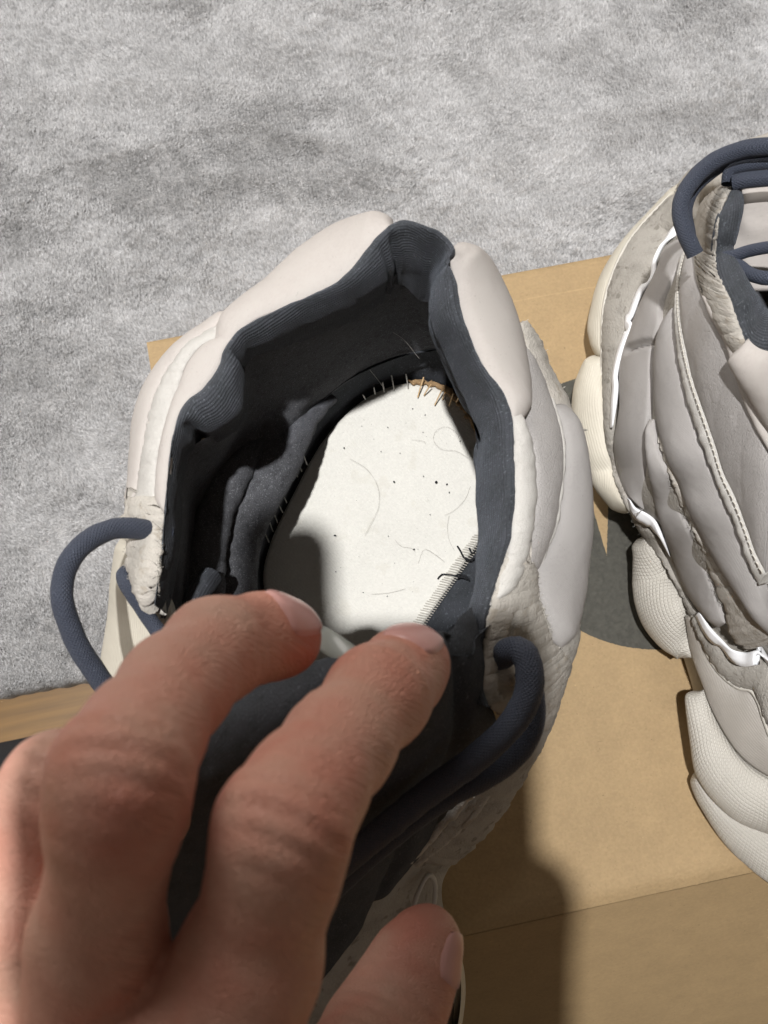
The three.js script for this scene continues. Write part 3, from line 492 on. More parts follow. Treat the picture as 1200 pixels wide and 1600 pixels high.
  side('quarter_panel', [[815, 560, .243], [822, 600, .247], [821, 640, .251], [830, 695, .2565], [835, 725, .256], [836, 770, .256], [834, 810, .256], [826, 852, .257], [817, 898, .253]], cR, { puff: 0.0018, tuck: 0.005, disp: (p, u, t) => 0.0004 * fbm3(p.x * 120, p.y * 120, p.z * 300, 3) }, M.leather);
  side('ankle_pad', [[866, 632, .2385], [874, 660, .2405], [881, 695, .2425], [881, 732, .2435], [876, 770, .2445], [868, 820, .2455], [854, 858, .2475], [838, 895, .249], [842, 935, .248], [852, 967, .246], [863, 1005, .243]], [[880, 630, .229], [897, 677, .229], [910, 725, .229], [917, 760, .229], [920, 800, .229], [920, 845, .229], [917, 885, .2295], [914, 922, .23], [906, 957, .231], [895, 992, .233], [868, 1017, .239]], { puff: 0.0042, tuck: 0.008, nv: 16, taper: 0.1 }, M.grey);
  part('seam_ridge', tube(cR.slice(2).map((q) => [q[0] - 1, q[1], q[2] + 0.0006]), 0.0009, { wob: 0.0009, rad: 8 }), M.welt, shoe);
  side('heel_overlay', [[812, 505, .228], [822, 545, .232], [838, 585, .232], [855, 615, .233], [868, 640, .234], [888, 668, .2275]], [[818, 500, .215], [833, 520, .215], [850, 548, .215], [862, 583, .216], [879, 612, .217], [892, 642, .219], [900, 680, .222]], { puff: 0.002, tuck: 0.006, rag: 0.0004, nv: 14, disp: (p) => 0.0005 * fbm3(p.x * 300, p.y * 300, p.z * 300, 3) }, M.suedeLight);
  side('eyelet_stay', [[791, 853, .2625], [779, 910, .2648], [766, 960, .266], [758, 1010, .2665], [753, 1060, .2665], [764, 1100, .262], [790, 1125, .25], [815, 1150, .24]], [[826, 872, .2590], [839, 892, .2520], [843, 935, .2485], [853, 967, .2465], [865, 1003, .2435], [887, 1022, .235], [884, 1050, .23], [858, 1140, .22]], { puff: 0.0024, tuck: 0.006, ta: 0.0012, rag: 0.0003, nv: 30, nu: 130, even: false, disp: (p, u, t) => 0.0006 * fbm3(p.x * 120, p.y * 120, p.z * 120, 3) - 0.0022 * Math.exp(-(((t - 0.30 - 0.12 * Math.sin(u * 7)) / 0.05) ** 2)) * sstep(0.25, 0.4, u) - 0.004 * Math.exp(-(((t - 0.45) / 0.14) ** 2) - (((u - 0.52) / 0.1) ** 2)) }, M.suedeLight);
  side('quarter_suede', [[866, 1004, .2425], [858, 1060, .236], [838, 1120, .228], [800, 1180, .22], [750, 1235, .212], [700, 1285, .205], [645, 1345, .195]], [[906, 957, .2300], [897, 1000, .224], [885, 1040, .22], [872, 1080, .214], [857, 1135, .206], [810, 1230, .192], [778, 1282, .184], [727, 1333, .175], [700, 1352, .17]], { puff: 0.003, tuck: 0.008, rag: 0.0005, nv: 18, disp: (p) => 0.0005 * fbm3(p.x * 200, p.y * 200, p.z * 200, 3) }, M.suede);
  // fore part: vamp, stitched overlay, piping round the toe cap
  const vR = [[850, 1135, .2], [790, 1255, .182], [712, 1340, .166], [690, 1372, .161], [686, 1405, .158], [700, 1470, .152], [703, 1560, .147], [690, 1700, .142], [640, 1850, .138]], vM = [[600, 1180, .224], [560, 1290, .208], [530, 1380, .196], [510, 1450, .188], [490, 1520, .181], [470, 1600, .174], [450, 1700, .166], [430, 1830, .156], [430, 1900, .146]], vL = [[215, 1060, .2], [240, 1200, .18], [280, 1350, .166], [295, 1420, .161], [300, 1490, .158], [290, 1560, .152], [285, 1650, .147], [290, 1760, .142], [350, 1880, .138]];
  const vq = (a, b, k, dh) => a.map((q, i) => [lerp(q[0], b[i][0], k), lerp(q[1], b[i][1], k), lerp(q[2], b[i][2], k) + dh]);
  part('vamp', loft([vR.map((q) => [q[0], q[1], q[2] - 0.02]), vR, vq(vR, vM, 0.45, 0.009), vM, vq(vM, vL, 0.55, 0.009), vL, vL.map((q) => [q[0], q[1], q[2] - 0.02])], { nu: 160, per: 10, disp: (p) => 0.0008 * fbm3(p.x * 70, p.y * 70, p.z * 70, 3) }), M.suede, shoe);
  part('seam_ridge', tube([[765, 1235, .2095], [738, 1275, .2045], [710, 1300, .2], [676, 1330, .1955], [650, 1350, .193]], 0.0011, { wob: 0.001 }), M.suedeLight, shoe);
  part('seam_ridge', tube([[735, 1240, .2145], [705, 1275, .209], [672, 1310, .204], [640, 1345, .199]], 0.0012, { wob: 0.0012 }), M.suedeLight, shoe);
  part('piping', tube([[640, 1440, .180], [655, 1390, .182], [668, 1368, .180], [677, 1372, .176], [680, 1395, .171], [676, 1425, .168]], 0.0008, { wob: 0.0003 }), M.welt, shoe);
  // midsole: a lobed wall round the shoe, standing on the box
  {
    const foot = [[640, 560], [720, 575], [790, 640], [828, 740], [835, 850], [812, 960], [770, 1080], [735, 1220], [694, 1325], [688, 1425], [722, 1505], [716, 1620], [640, 1820], [520, 1950], [400, 1930], [310, 1800], [275, 1640], [290, 1480], [318, 1330], [330, 1180], [335, 1040], [350, 900], [385, 770], [450, 650], [540, 575]];
    const ring = (h, k, lob) => spaced([...foot, foot[0]].map((q) => toV([q[0], q[1], 0.135])), 260).map((p, i) => { const c = P(550, 1150, 0.135), d = p.clone().sub(c).setY(0), u = i / 259; d.multiplyScalar(k * (1 + lob * Math.sin(u * 2 * Math.PI * 7))); return V(c.x + d.x, h, c.z + d.z); });
    part('midsole', loft([ring(.1215, 0.9, 0), ring(.1215, 0.97, 0.015), ring(.134, 1.0, 0.022), ring(.148, 0.985, 0.012), ring(.158, 0.93, 0)], { nu: 260, per: 6 }), M.rubberRib, shoe);
  }
  // hidden flank that joins the outside panels and the midsole
  {
    const S = [[170, 1080, .205], [190, 900, .225], [207, 770, .234], [210, 690, .234], [232, 605, .236], [298, 530, .238], [366, 493, .243], [470, 394, .242], [580, 343, .246], [640, 349, .258], [692, 368, .258], [760, 410, .242], [803, 495, .239], [822, 600, .238], [880, 640, .226], [906, 725, .226], [916, 800, .226], [912, 920, .226], [890, 1000, .225], [878, 1055, .214]];
    const low = (h, k0) => S.map((q, i) => { const k = lerp(k0, 0.95, sstep(0.84, 1, i / (S.length - 1))); const p = toV(q), c = P(570, 880, q[2]); const d = p.sub(c).setY(0).multiplyScalar(k); return V(c.x + d.x, Math.min(h, q[2] - 0.004), c.z + d.z); });
    part('flank', loft([S.map((q) => toV(q).add(V(0, -0.003, 0))), low(.2, 1.06), low(.165, 1.06), low(.145, 1.0)], { nu: 240, per: 6 }), M.pad, shoe);
  }
  // tongue held by the fingers
  part('tongue', loft([
    [[340, 1130, .25], [490, 1080, .262], [560, 1060, .264], [630, 1050, .262], [690, 1030, .256], [725, 1000, .25]],
    [[300, 1110, .262], [480, 1040, .29], [560, 1016, .2925], [630, 1000, .291], [690, 982, .283], [738, 945, .268]],
    [[270, 1160, .268], [470, 1090, .295], [560, 1062, .297], [640, 1046, .295], [705, 1030, .286], [752, 1000, .270]],
    [[230, 1240, .258], [450, 1170, .287], [560, 1150, .288], [650, 1130, .284], [720, 1110, .273], [765, 1090, .260]],
    [[200, 1320, .236], [420, 1260, .263], [520, 1250, .266], [620, 1230, .262], [700, 1190, .252], [770, 1150, .242]],
    [[200, 1390, .212], [400, 1360, .235], [480, 1360, .24], [560, 1340, .236], [630, 1300, .228], [700, 1250, .220]],
    [[220, 1470, .18], [420, 1450, .200], [480, 1440, .206], [550, 1420, .206], [600, 1390, .2], [650, 1350, .195]],
    [[205, 1620, .160], [380, 1600, .176], [455, 1570, .184], [520, 1510, .190], [570, 1440, .190], [625, 1378, .1865]]], { nu: 150, per: 10, thick: 0.006, disp: (p, u, t) => 0.0018 * fbm3(p.x * 50, p.y * 50, p.z * 50, 4) - 0.0025 * Math.exp(-(((u - 0.84 - 0.06 * t) / 0.03) ** 2)) }), M.cloth, shoe);
  part('size_tag', band([[497, 975, .284], [520, 985, .290], [548, 1004, .292], [566, 1018, .2925]], [[492, 1010, .2865], [512, 1025, .291], [536, 1036, .294], [552, 1040, .2965]], { puff: 0.0006, tuck: 0.0006, nv: 6 }), mat({ color: new THREE.Color().setRGB(0.5, 0.53, 0.5), roughness: 0.3, transmission: 0.45 }), shoe);
  part('frayed_edge', [...fringe([[203, 797, .250], [210, 812, .251], [205, 838, .252], [199, 868, .252], [207, 910, .254], [221, 932, .2565], [236, 945, .257]], 170, 0.0016), ...fringe([[250, 860, .2625], [247, 900, .263], [243, 930, .2612]], 60, 0.0012)], M.thread, shoe, { kind: 'stuff' });
  part('frayed_edge', [...fringe([[818, 500, .2155], [833, 520, .2155], [850, 548, .2155], [862, 583, .2165], [879, 612, .2175], [892, 642, .2195]], 110, 0.0013), ...fringe([[897, 1000, .225], [885, 1040, .221], [872, 1080, .215], [857, 1135, .207], [810, 1230, .193]], 90, 0.0012), ...fringe([[838, 896, .2525], [843, 935, .2505], [853, 967, .2485], [865, 1003, .2455]], 90, 0.0012)], M.thread, shoe, { kind: 'stuff' });
  // laces
  part('lace', tube([[262, 836, .256], [240, 830, .259], [215, 826, .262], [180, 826, .265], [142, 842, .268], [115, 867, .27], [100, 900, .27], [97, 935, .27], [107, 972, .268], [120, 1005, .266], [142, 1040, .263], [165, 1072, .26], [210, 1120, .255], [290, 1190, .25], [380, 1260, .245]], 0.00262, { rad: 18, wob: 0.0003 }), M.lace, shoe);
  part('lace', tube([[212, 890, .245], [194, 897, .25], [196, 910, .252], [206, 926, .254], [226, 955, .255], [246, 985, .256], [280, 1025, .256], [350, 1090, .255], [430, 1160, .26]], 0.0020, { rad: 16, wob: 0.0003 }), M.lace, shoe);
  part('lace', tube([[770, 1030, .258], [785, 1024, .263], [800, 1016, .268], [815, 1018, .271], [825, 1035, .272], [828, 1072, .272], [814, 1110, .271], [786, 1146, .270], [740, 1188, .268], [660, 1246, .264], [590, 1304, .26], [540, 1345, .256], [470, 1400, .25]], 0.0032, { rad: 18, wob: 0.0004 }), M.lace, shoe);
  part('lace', tube([[822, 1050, .262], [833, 1090, .261], [832, 1130, .26], [812, 1172, .259], [770, 1207, .257], [700, 1243, .252], [640, 1285, .248], [580, 1335, .243], [520, 1390, .235]], 0.0029, { rad: 16, wob: 0.0004 }), M.lace, shoe);
}
// ------------------------------------------------------------------ right sneaker: seen from its side, toe to the far end
{
  const shoe = thing('sneaker', 'beige grey sneaker with white reflective piping and stacked foam panels, at the frame edge', 'sneaker', P(1180, 800, BOX_H));
  const K = [[1060, 292, .148], [1025, 325, .148], [975, 385, .148], [942, 475, .147], [940, 575, .146], [947, 675, .146], [965, 745, .147], [1002, 830, .147], [1050, 900, .146], [1078, 1000, .146], [1100, 1075, .147], [1150, 1175, .148], [1200, 1212, .149],
    [1080, 362, .170], [1022, 420, .165], [985, 495, .162], [961, 590, .161], [956, 675, .161], [985, 782, .163], [1032, 837, .164], [1090, 950, .163], [1127, 1002, .165], [1165, 1024, .168], [1200, 1032, .17], [1140, 1055, .156], [1190, 1110, .158],
    [1090, 370, .205], [1050, 450, .195], [1022, 550, .190], [1018, 640, .188], [1012, 740, .180], [1040, 735, .194], [1075, 805, .194], [1125, 890, .194], [1197, 985, .196], [1137, 992, .176], [1055, 782, .182], [1095, 862, .181],
    [1090, 420, .218], [1065, 500, .216], [1082, 600, .217], [1117, 707, .217], [1150, 785, .217], [1182, 872, .217], [1200, 900, .217], [1110, 350, .232], [1140, 550, .238], [1165, 620, .239], [1197, 690, .240], [1130, 450, .246], [1160, 540, .248], [1190, 600, .249], [1140, 300, .247], [1200, 560, .252], [1130, 250, .168], [1200, 225, .172], [1100, 300, .19], [1090, 268, .156]];
  const H = heightField(K);
  const C = (list, dh = 0, dx = 0) => list.map(([x, y]) => [x + dx, y, H(x, y) + dh]);
  const side = (name, A, B, o, m) => part(name, band(A, B, { disp: (p) => 0.0004 * fbm3(p.x * 75, p.y * 75, p.z * 75, 3) + 0.0001 * nz(p.x * 400, p.y * 400, p.z * 400), ...o }), m, shoe);
  // base body under the panels
  {
    const rows = [[[1060, 296], [1025, 328], [975, 388], [943, 475], [941, 575], [949, 675], [967, 745], [1004, 830], [1052, 900], [1081, 1000], [1104, 1075], [1153, 1175], [1210, 1222]], [[1084, 362], [1050, 380], [1022, 420], [985, 495], [961, 590], [956, 675], [985, 782], [1032, 837], [1090, 950], [1127, 1002], [1165, 1030], [1210, 1060]], [[1090, 370], [1050, 450], [1022, 550], [1018, 640], [1040, 735], [1075, 805], [1125, 890], [1210, 995]], [[1092, 365], [1075, 430], [1067, 520], [1082, 600], [1117, 707], [1150, 785], [1182, 872], [1215, 915]], [[1110, 340], [1105, 420], [1125, 490], [1150, 560], [1180, 640], [1215, 710]]];
    part('upper', loft(rows.map((r) => C(r, -0.0035)), { nu: 160, per: 8 }), M.suede, shoe);
  }
  // toe box and toe suede
  side('toe_box', C([[1058, 290], [1080, 268], [1110, 248], [1150, 228], [1215, 205]]), C([[1085, 350], [1097, 312], [1125, 292], [1160, 285], [1215, 280]], -0.002), { puff: 0.004, tuck: 0.01, nv: 20, disp: (p) => 0.0004 * fbm3(p.x * 150, p.y * 150, p.z * 150, 3) }, M.suedeLight);
  const refl = [[[1066, 361], [1052, 369], [1037, 380], [1027, 397], [1023, 408], [1022, 422], [1017, 437], [1000, 460], [986, 495], [982, 501], [986, 511], [977, 532], [967, 562], [962, 588], [963, 602], [961, 630], [957, 668]], [[984, 781], [992, 795], [1010, 805], [1022, 815], [1033, 838], [1047, 870]], [[1092, 957], [1108, 982], [1127, 1002], [1145, 1018], [1165, 1023], [1185, 1020], [1200, 1031], [1215, 1048]]];
  side('toe_overlay', C([[1058, 292], [1025, 327], [975, 387], [943, 475], [941, 575], [948, 675], [957, 725]]), C([[1082, 352], [1050, 368], [1021, 420], [983, 497], [961, 590], [956, 672], [962, 730]], -0.0004), { puff: 0.0016, tuck: 0.004, rag: 0.0002, nv: 14, disp: (p) => 0.0003 * fbm3(p.x * 200, p.y * 200, p.z * 200, 3) }, M.suede);
  side('side_overlay', C([[948, 690], [957, 730], [968, 762], [981, 795], [1000, 832], [1030, 870], [1060, 920], [1080, 965]], 0.0006), C([[957, 690], [964, 732], [980, 775], [1000, 806], [1024, 838], [1043, 876], [1070, 925], [1092, 960]], 0.0003), { puff: 0.0012, tuck: 0.004, rag: 0.0004, nv: 10, taper: 0 }, M.suede);
  side('heel_overlay', C([[1082, 962], [1090, 985], [1098, 1002], [1113, 1034], [1131, 1057], [1153, 1073], [1173, 1078], [1186, 1096], [1194, 1122], [1204, 1150]], 0.001), C([[1090, 955], [1106, 984], [1126, 1006], [1144, 1023], [1165, 1029], [1184, 1026], [1199, 1037], [1210, 1050], [1222, 1065]], 0.0004), { puff: 0.0022, tuck: 0.004, rag: 0.0004, nv: 18, disp: (p) => 0.0004 * fbm3(p.x * 220, p.y * 220, p.z * 220, 4) }, M.suede);
  refl.forEach((l, i) => part('reflective_piping', (() => { const w = (k) => l.map(([x, y], j) => [x + k * (j === 0 && i ? 0.8 : j === l.length - 1 ? 0.8 : 3.9), y, H(x, y) + (i === 2 ? 0.0040 : 0.0022)]); return band(w(-1), w(1), { puff: 0.0008, tuck: 0.004, nv: 6, taper: 0.1 }); })(), M.reflect, shoe));
  // foam panels
  side('foam_panel', C([[1064, 370], [1040, 386], [1026, 420], [992, 492], [969, 562], [967, 640], [959, 690], [964, 737], [976, 768], [990, 784], [1005, 794]]), C([[1072, 395], [1050, 437], [1031, 475], [1029, 505], [1019, 545], [1016, 585], [1015, 625], [1011, 662], [1009, 705], [1009, 745], [1008, 797]], -0.0006), { puff: 0.0020, pow: 0.75, tuck: 0.005, nv: 16, disp: (p, u, t) => 0.0003 * fbm3(p.x * 120, p.y * 120, p.z * 120, 3) - 0.0026 * Math.exp(-(((u - 0.40 + 0.06 * (t - 0.5)) / 0.009) ** 2)) * sstep(0.1, 0.35, t) }, M.grey);
  side('foam_panel', C([[1014, 655], [1012, 700], [1015, 740], [1024, 790], [1033, 820], [1048, 865], [1072, 925], [1092, 955], [1122, 981]], 0.0008), C([[1022, 655], [1026, 700], [1041, 737], [1055, 782], [1075, 825], [1092, 862], [1110, 912], [1122, 943], [1132, 974]], 0.0008), { puff: 0.0022, pow: 0.75, tuck: 0.006, nv: 14 }, M.grey);
  side('suede_panel', C([[1028, 690], [1046, 742], [1062, 782], [1082, 825], [1098, 862], [1116, 912], [1131, 950], [1145, 1000], [1170, 1018]], 0.0006), C([[1040, 690], [1058, 742], [1078, 790], [1100, 835], [1124, 877], [1150, 917], [1175, 950], [1200, 978], [1222, 1000]], -0.002), { puff: 0.0012, tuck: 0.004, rag: 0.0005, nv: 14, disp: (p) => 0.0004 * fbm3(p.x * 220, p.y * 220, p.z * 220, 3) }, M.suedeLight);
  side('foam_panel', C([[1052, 480], [1032, 515], [1022, 557], [1021, 600], [1023, 637], [1029, 675], [1042, 720], [1061, 762], [1076, 800], [1096, 842], [1126, 892], [1153, 932], [1176, 965], [1212, 1002]], 0.001), C([[1056, 478], [1058, 550], [1067, 600], [1078, 642], [1093, 687], [1112, 735], [1119, 750], [1136, 795], [1153, 832], [1171, 885], [1183, 912], [1198, 945], [1222, 985]], 0), { puff: 0.0026, pow: 0.75, tuck: 0.007, nv: 18, taper: 0.08 }, M.grey);
  // leather quarter with its welt and stitch line
  const weltL = [[1072, 385], [1062, 425], [1058, 475], [1060, 550], [1069, 600], [1079, 642], [1095, 687], [1114, 735], [1137, 795], [1154, 832], [1172, 885], [1185, 915]], weltR = [[1080, 380], [1067, 425], [1063, 475], [1068, 525], [1077, 570], [1085, 600], [1102, 650], [1119, 700], [1133, 745], [1152, 785], [1169, 830], [1184, 872], [1197, 897]];
  const stitchL = [[1086, 372], [1087, 425], [1095, 455], [1111, 493], [1135, 537], [1150, 575], [1162, 620], [1180, 662], [1197, 695], [1215, 730]];
  side('welt', C(weltL, 0.001), C(weltR, 0.0008), { puff: 0.0014, tuck: 0.005, rag: 0.0003, nv: 8, disp: (p) => 0.0004 * fbm3(p.x * 260, p.y * 260, p.z * 260, 3) }, M.welt);
  const crease = (p, u, t) => { let d = 0.0004 * fbm3(p.x * 90, p.y * 90, p.z * 90, 3); for (const [c, w, k, a] of [[0.12, 0.006, 0.06, 0.8], [0.2, 0.008, 0.05, 1], [0.29, 0.006, -0.05, 0.7], [0.36, 0.007, 0.06, 1.1], [0.46, 0.006, 0.03, 0.8], [0.55, 0.008, 0.05, 1.1], [0.64, 0.006, -0.04, 0.7], [0.70, 0.007, 0.05, 1.1], [0.78, 0.006, 0.03, 0.9], [0.86, 0.009, 0.02, 1.1]]) d -= 0.00016 * a * Math.exp(-(((u - c - k * (t - 0.5) + 0.03 * nz(p.x * 150, c * 9, p.z * 150)) / w) ** 2)) * sstep(0.02, 0.25, t) * sstep(1, 0.75, t); return d; };
  side('quarter_panel', C(weltR, 0.0005), C(stitchL, 0.0006), { puff: 0.0016, tuck: 0.004, nv: 26, taper: 0, disp: crease }, M.leather);
  side('collar_overlay', C([[1100, 458], [1112, 493], [1136, 537], [1151, 575], [1163, 620], [1181, 662], [1198, 695], [1216, 730]], 0.0002), C([[1112, 462], [1128, 492], [1147, 520], [1156, 555], [1172, 605], [1187, 640], [1200, 668], [1223, 712]], 0.0006), { puff: 0.0018, tuck: 0.004, nv: 12, taper: 0.02 }, M.pad);
  side('eyelet_stay', C([[1134, 291], [1112, 302], [1096, 318], [1086, 345], [1083, 372], [1086, 400], [1089, 425], [1098, 455], [1113, 493], [1137, 537], [1152, 572]], 0.0008), C([[1139, 296], [1131, 312], [1125, 330], [1119, 360], [1116, 395], [1119, 420], [1126, 442], [1142, 478], [1152, 508], [1161, 530], [1166, 540]], 0.0014), { puff: 0.0018, tuck: 0.005, tb: 0.001, rag: 0.0002, nv: 14, disp: (p) => 0.0004 * fbm3(p.x * 260, p.y * 260, p.z * 260, 3) }, M.suedeLight);
  part('frayed_edge', [...fringe(C([[948, 690], [957, 730], [968, 762], [981, 795], [1000, 832], [1030, 870], [1060, 920], [1080, 965]], 0.001), 150, 0.0013), ...fringe(C([[1092, 985], [1098, 1002], [1113, 1034], [1131, 1057], [1153, 1073]], 0.0025), 70, 0.0011), ...fringe(C(weltL, 0.0014), 150, 0.001), ...fringe(C([[1040, 742], [1058, 782], [1078, 825], [1094, 862], [1112, 912], [1128, 950]], 0.002), 110, 0.0011)], M.threadGrey, shoe, { kind: 'stuff' });
  // stitches along both sides of the leather
  for (const [l, m, dh, off] of [[stitchL, M.thread, 0.0012, 0], [weltR, M.thread, 0.0017, -5]]) {
    const ps = spaced(C(l, dh, off), 64), gs = [];
    for (let i = 0; i < 63; i++) { const a = ps[i].clone().lerp(ps[i + 1], 0.12), b = ps[i].clone().lerp(ps[i + 1], 0.86); gs.push(tube([a.clone().add(V(0, -0.0002, 0)), a.clone().lerp(b, 0.5).add(V(0, 0.0003, 0)), b.clone().add(V(0, -0.0002, 0))], 0.00027, { seg: 4, rad: 5 })); }
    part('stitching', gs, m, shoe, { kind: 'stuff' });
  }
  // padded heel collar, lining, tongue
  side('heel_pad', C([[1153, 552], [1170, 603], [1187, 643], [1203, 675], [1225, 715]], -0.001), C([[1163, 534], [1182, 547], [1200, 551], [1225, 548], [1250, 545]], 0.002), { puff: 0.005, tuck: 0.008, nv: 18, taper: 0.1 }, M.pad);
  const lo = [[1140, 288], [1126, 325], [1118, 362], [1115, 395], [1125, 440], [1141, 477], [1151, 508], [1165, 535], [1183, 547], [1202, 550], [1230, 546]], li = [[1156, 292], [1160, 312], [1150, 350], [1142, 390], [1160, 430], [1178, 458], [1187, 470], [1196, 480], [1204, 484], [1215, 484], [1235, 480]];
  part('collar_lining', band(lo.map(([x, y]) => [x, y, H(x, y) + 0.001]), li.map(([x, y], i) => [x, y, H(lo[i][0], lo[i][1]) - 0.004]), { puff: 0.0035, tuck: 0.006, ta: 0.0012, nv: 18, even: false, nu: 200, taper: 0.02, disp: (p) => 0.0006 * fbm3(p.x * 60, p.y * 60, p.z * 60, 3) }), M.knit, shoe);
  part('inner_lining', loft([li.map(([x, y], i) => [x - 2, y, H(lo[i][0], lo[i][1]) - 0.006]), li.map(([x, y]) => [x + 4, y + 8, .215]), li.map(([x, y], i) => [x + 2 + i, y + 15, .175]), [...li].map(([x, y]) => [x + 60, y, .165])], { nu: 100, per: 6, even: false }), M.fuzz, shoe);
  part('tongue', loft([[[1128, 262, .205], [1160, 262, .21], [1215, 258, .212]], [[1136, 300, .225], [1165, 300, .228], [1215, 298, .23]], [[1138, 340, .226], [1165, 345, .232], [1215, 345, .234]], [[1138, 380, .226], [1165, 385, .228], [1215, 382, .23]], [[1150, 450, .218], [1175, 455, .222], [1215, 455, .222]]], { nu: 60, per: 10, thick: 0.005, disp: (p) => 0.0012 * fbm3(p.x * 60, p.y * 60, p.z * 60, 3) }), M.pad, shoe);
  // laces
  const lc = (l, r, h) => part('lace', tube(l.map((q, i) => [q[0], q[1], Array.isArray(h) ? lerp(h[0], h[1], i / (l.length - 1)) : h]), r, { rad: 18, wob: 0.00025 }), M.lace, shoe);
  lc([[1086, 398], [1078, 381], [1068, 356], [1063, 325], [1072, 297], [1094, 269], [1118, 250], [1148, 237], [1174, 231], [1225, 229], [1285, 240], [1330, 275]], 0.0025, [0.236, 0.25]);
  lc([[1082, 392], [1076, 360], [1072, 328], [1082, 300], [1104, 276], [1128, 259], [1156, 248], [1180, 243], [1225, 240], [1285, 252], [1325, 290]], 0.0019, [0.232, 0.244]);
  lc([[1136, 288], [1140, 268], [1158, 261], [1180, 257], [1225, 254], [1275, 262], [1310, 300]], 0.0018, [0.238, 0.242]);
  lc([[1146, 286], [1158, 283], [1180, 280], [1225, 278], [1275, 290], [1305, 325]], 0.0024, [0.240, 0.246]);
  lc([[1132, 402], [1146, 400], [1170, 392], [1190, 388], [1225, 386], [1280, 395], [1320, 420]], 0.0018, [0.238, 0.25]);
  lc([[1132, 408], [1150, 414], [1172, 428], [1192, 434], [1225, 436], [1280, 445], [1320, 470]], 0.0020, [0.238, 0.25]);
  // midsole lobes and sidewalls
  const z = (l, h) => l.map(([x, y]) => [x, y, h]);
  side('midsole', z([[1062, 284], [1025, 323], [995, 355], [965, 390], [940, 430], [925, 475], [919, 512], [923, 532], [931, 556]], .136), C([[1064, 298], [1030, 330], [1000, 362], [976, 390], [958, 430], [945, 475], [942, 512], [941, 535], [941, 560]], 0.0004), { puff: 0.002, tuck: 0.013, nv: 14, taper: 0.06 }, M.rubberRib);
  part('foxing_line', tube(C([[1050, 302], [1004, 350], [976, 388], [957, 430], [944, 478], [941, 530], [941, 580], [943, 640]], 0.0006), 0.0008, { rad: 8 }), M.rubber, shoe);
  side('midsole', z([[936, 556], [915, 577], [902, 600], [897, 630], [896, 650], [900, 677], [910, 715], [929, 749], [950, 772], [972, 789], [985, 800]], .133), C([[940, 556], [941, 590], [943, 620], [945, 650], [948, 677], [955, 712], [961, 735], [968, 757], [976, 780], [988, 800]], 0.0006), { puff: 0.005, tuck: 0.013, nv: 20, taper: 0.08 }, M.rubberRib);
  side('midsole', z([[1003, 838], [999, 862], [992, 892], [989, 920], [994, 950], [1005, 977], [1020, 996], [1040, 1012], [1066, 1016], [1078, 1026]], .133), C([[1006, 838], [1022, 858], [1036, 878], [1048, 898], [1060, 920], [1068, 945], [1072, 970], [1074, 990], [1080, 1018], [1083, 1030]], 0), { puff: 0.005, tuck: 0.013, nv: 20, taper: 0.08 }, M.rubberGrid);
  side('heel_sidewall', C([[1072, 962], [1076, 1000], [1082, 1028], [1098, 1072], [1108, 1100], [1126, 1137], [1151, 1175], [1176, 1198], [1215, 1222]], 0.0005), C([[1083, 962], [1092, 988], [1099, 1004], [1113, 1036], [1131, 1059], [1153, 1076], [1173, 1081], [1185, 1099], [1193, 1124], [1204, 1155]], 0.0002), { puff: 0.0014, tuck: 0.004, nv: 16, taper: 0 }, M.sidewall);
  part('foxing_line', tube(C([[1082, 960], [1097, 1001], [1112, 1034], [1130, 1057], [1153, 1074], [1173, 1079], [1185, 1097], [1193, 1122], [1203, 1150]], 0.0012), 0.00075, { rad: 8 }), M.rubber, shoe);
  side('midsole', z([[1095, 1080], [1086, 1100], [1083, 1137], [1083, 1175], [1086, 1205], [1093, 1222], [1116, 1253], [1151, 1283], [1200, 1302], [1240, 1312]], .136), C([[1098, 1078], [1106, 1104], [1116, 1125], [1126, 1142], [1138, 1160], [1151, 1179], [1176, 1202], [1200, 1216], [1240, 1232]], 0), { puff: 0.0055, pow: 0.6, tuck: 0.012, nv: 26, taper: 0.05 }, M.rubberGrid);
  side('midsole', z([[1087, 1203], [1091, 1232], [1102, 1262], [1118, 1294], [1141, 1327], [1166, 1352], [1200, 1380], [1240, 1402]], .1225), z([[1090, 1210], [1098, 1228], [1112, 1248], [1132, 1268], [1152, 1281], [1178, 1291], [1200, 1298], [1240, 1309]], .1345), { puff: 0.0032, tuck: 0.006, nv: 16, taper: 0.06 }, M.rubberGrid);
  // outsole and the far side of the shoe, beyond the frame
  {
    const c = P(1260, 800, .13), ring = (h, k) => spaced([[1075, 300], [985, 395], [950, 480], [948, 620], [975, 760], [1020, 850], [1035, 930], [1075, 1030], [1100, 1130], [1110, 1240], [1150, 1320], [1230, 1390], [1330, 1380], [1400, 1250], [1420, 1050], [1450, 800], [1450, 560], [1390, 380], [1280, 270], [1160, 250], [1075, 300]].map((q) => P(q[0], q[1], .13)), 220).map((p) => { const d = p.sub(c).setY(0).multiplyScalar(k); return V(c.x + d.x, h, c.z + d.z); });
    part('outsole', loft([ring(.1212, 0.2), ring(.1212, 0.97), ring(.126, 0.99), ring(.131, 0.96), ring(.133, 0.88)], { nu: 220, per: 4 }), M.rubber, shoe);
    const q = (x, y, h) => [x, y, h];
    part('far_side', loft([[q(1215, 205, .172), q(1300, 260, .165), q(1400, 420, .15), q(1430, 700, .15), q(1420, 1000, .15), q(1370, 1200, .15), q(1215, 1222, .149)], [q(1215, 250, .2), q(1300, 320, .2), q(1390, 450, .2), q(1420, 700, .2), q(1400, 900, .2), q(1350, 1050, .19), q(1215, 1060, .17)], [q(1215, 280, .23), q(1290, 340, .24), q(1350, 440, .25), q(1370, 560, .25), q(1350, 650, .25), q(1300, 720, .245), q(1215, 715, .24)]], { nu: 120, per: 8, thick: 0.003 }), M.pad, shoe);
  }
}
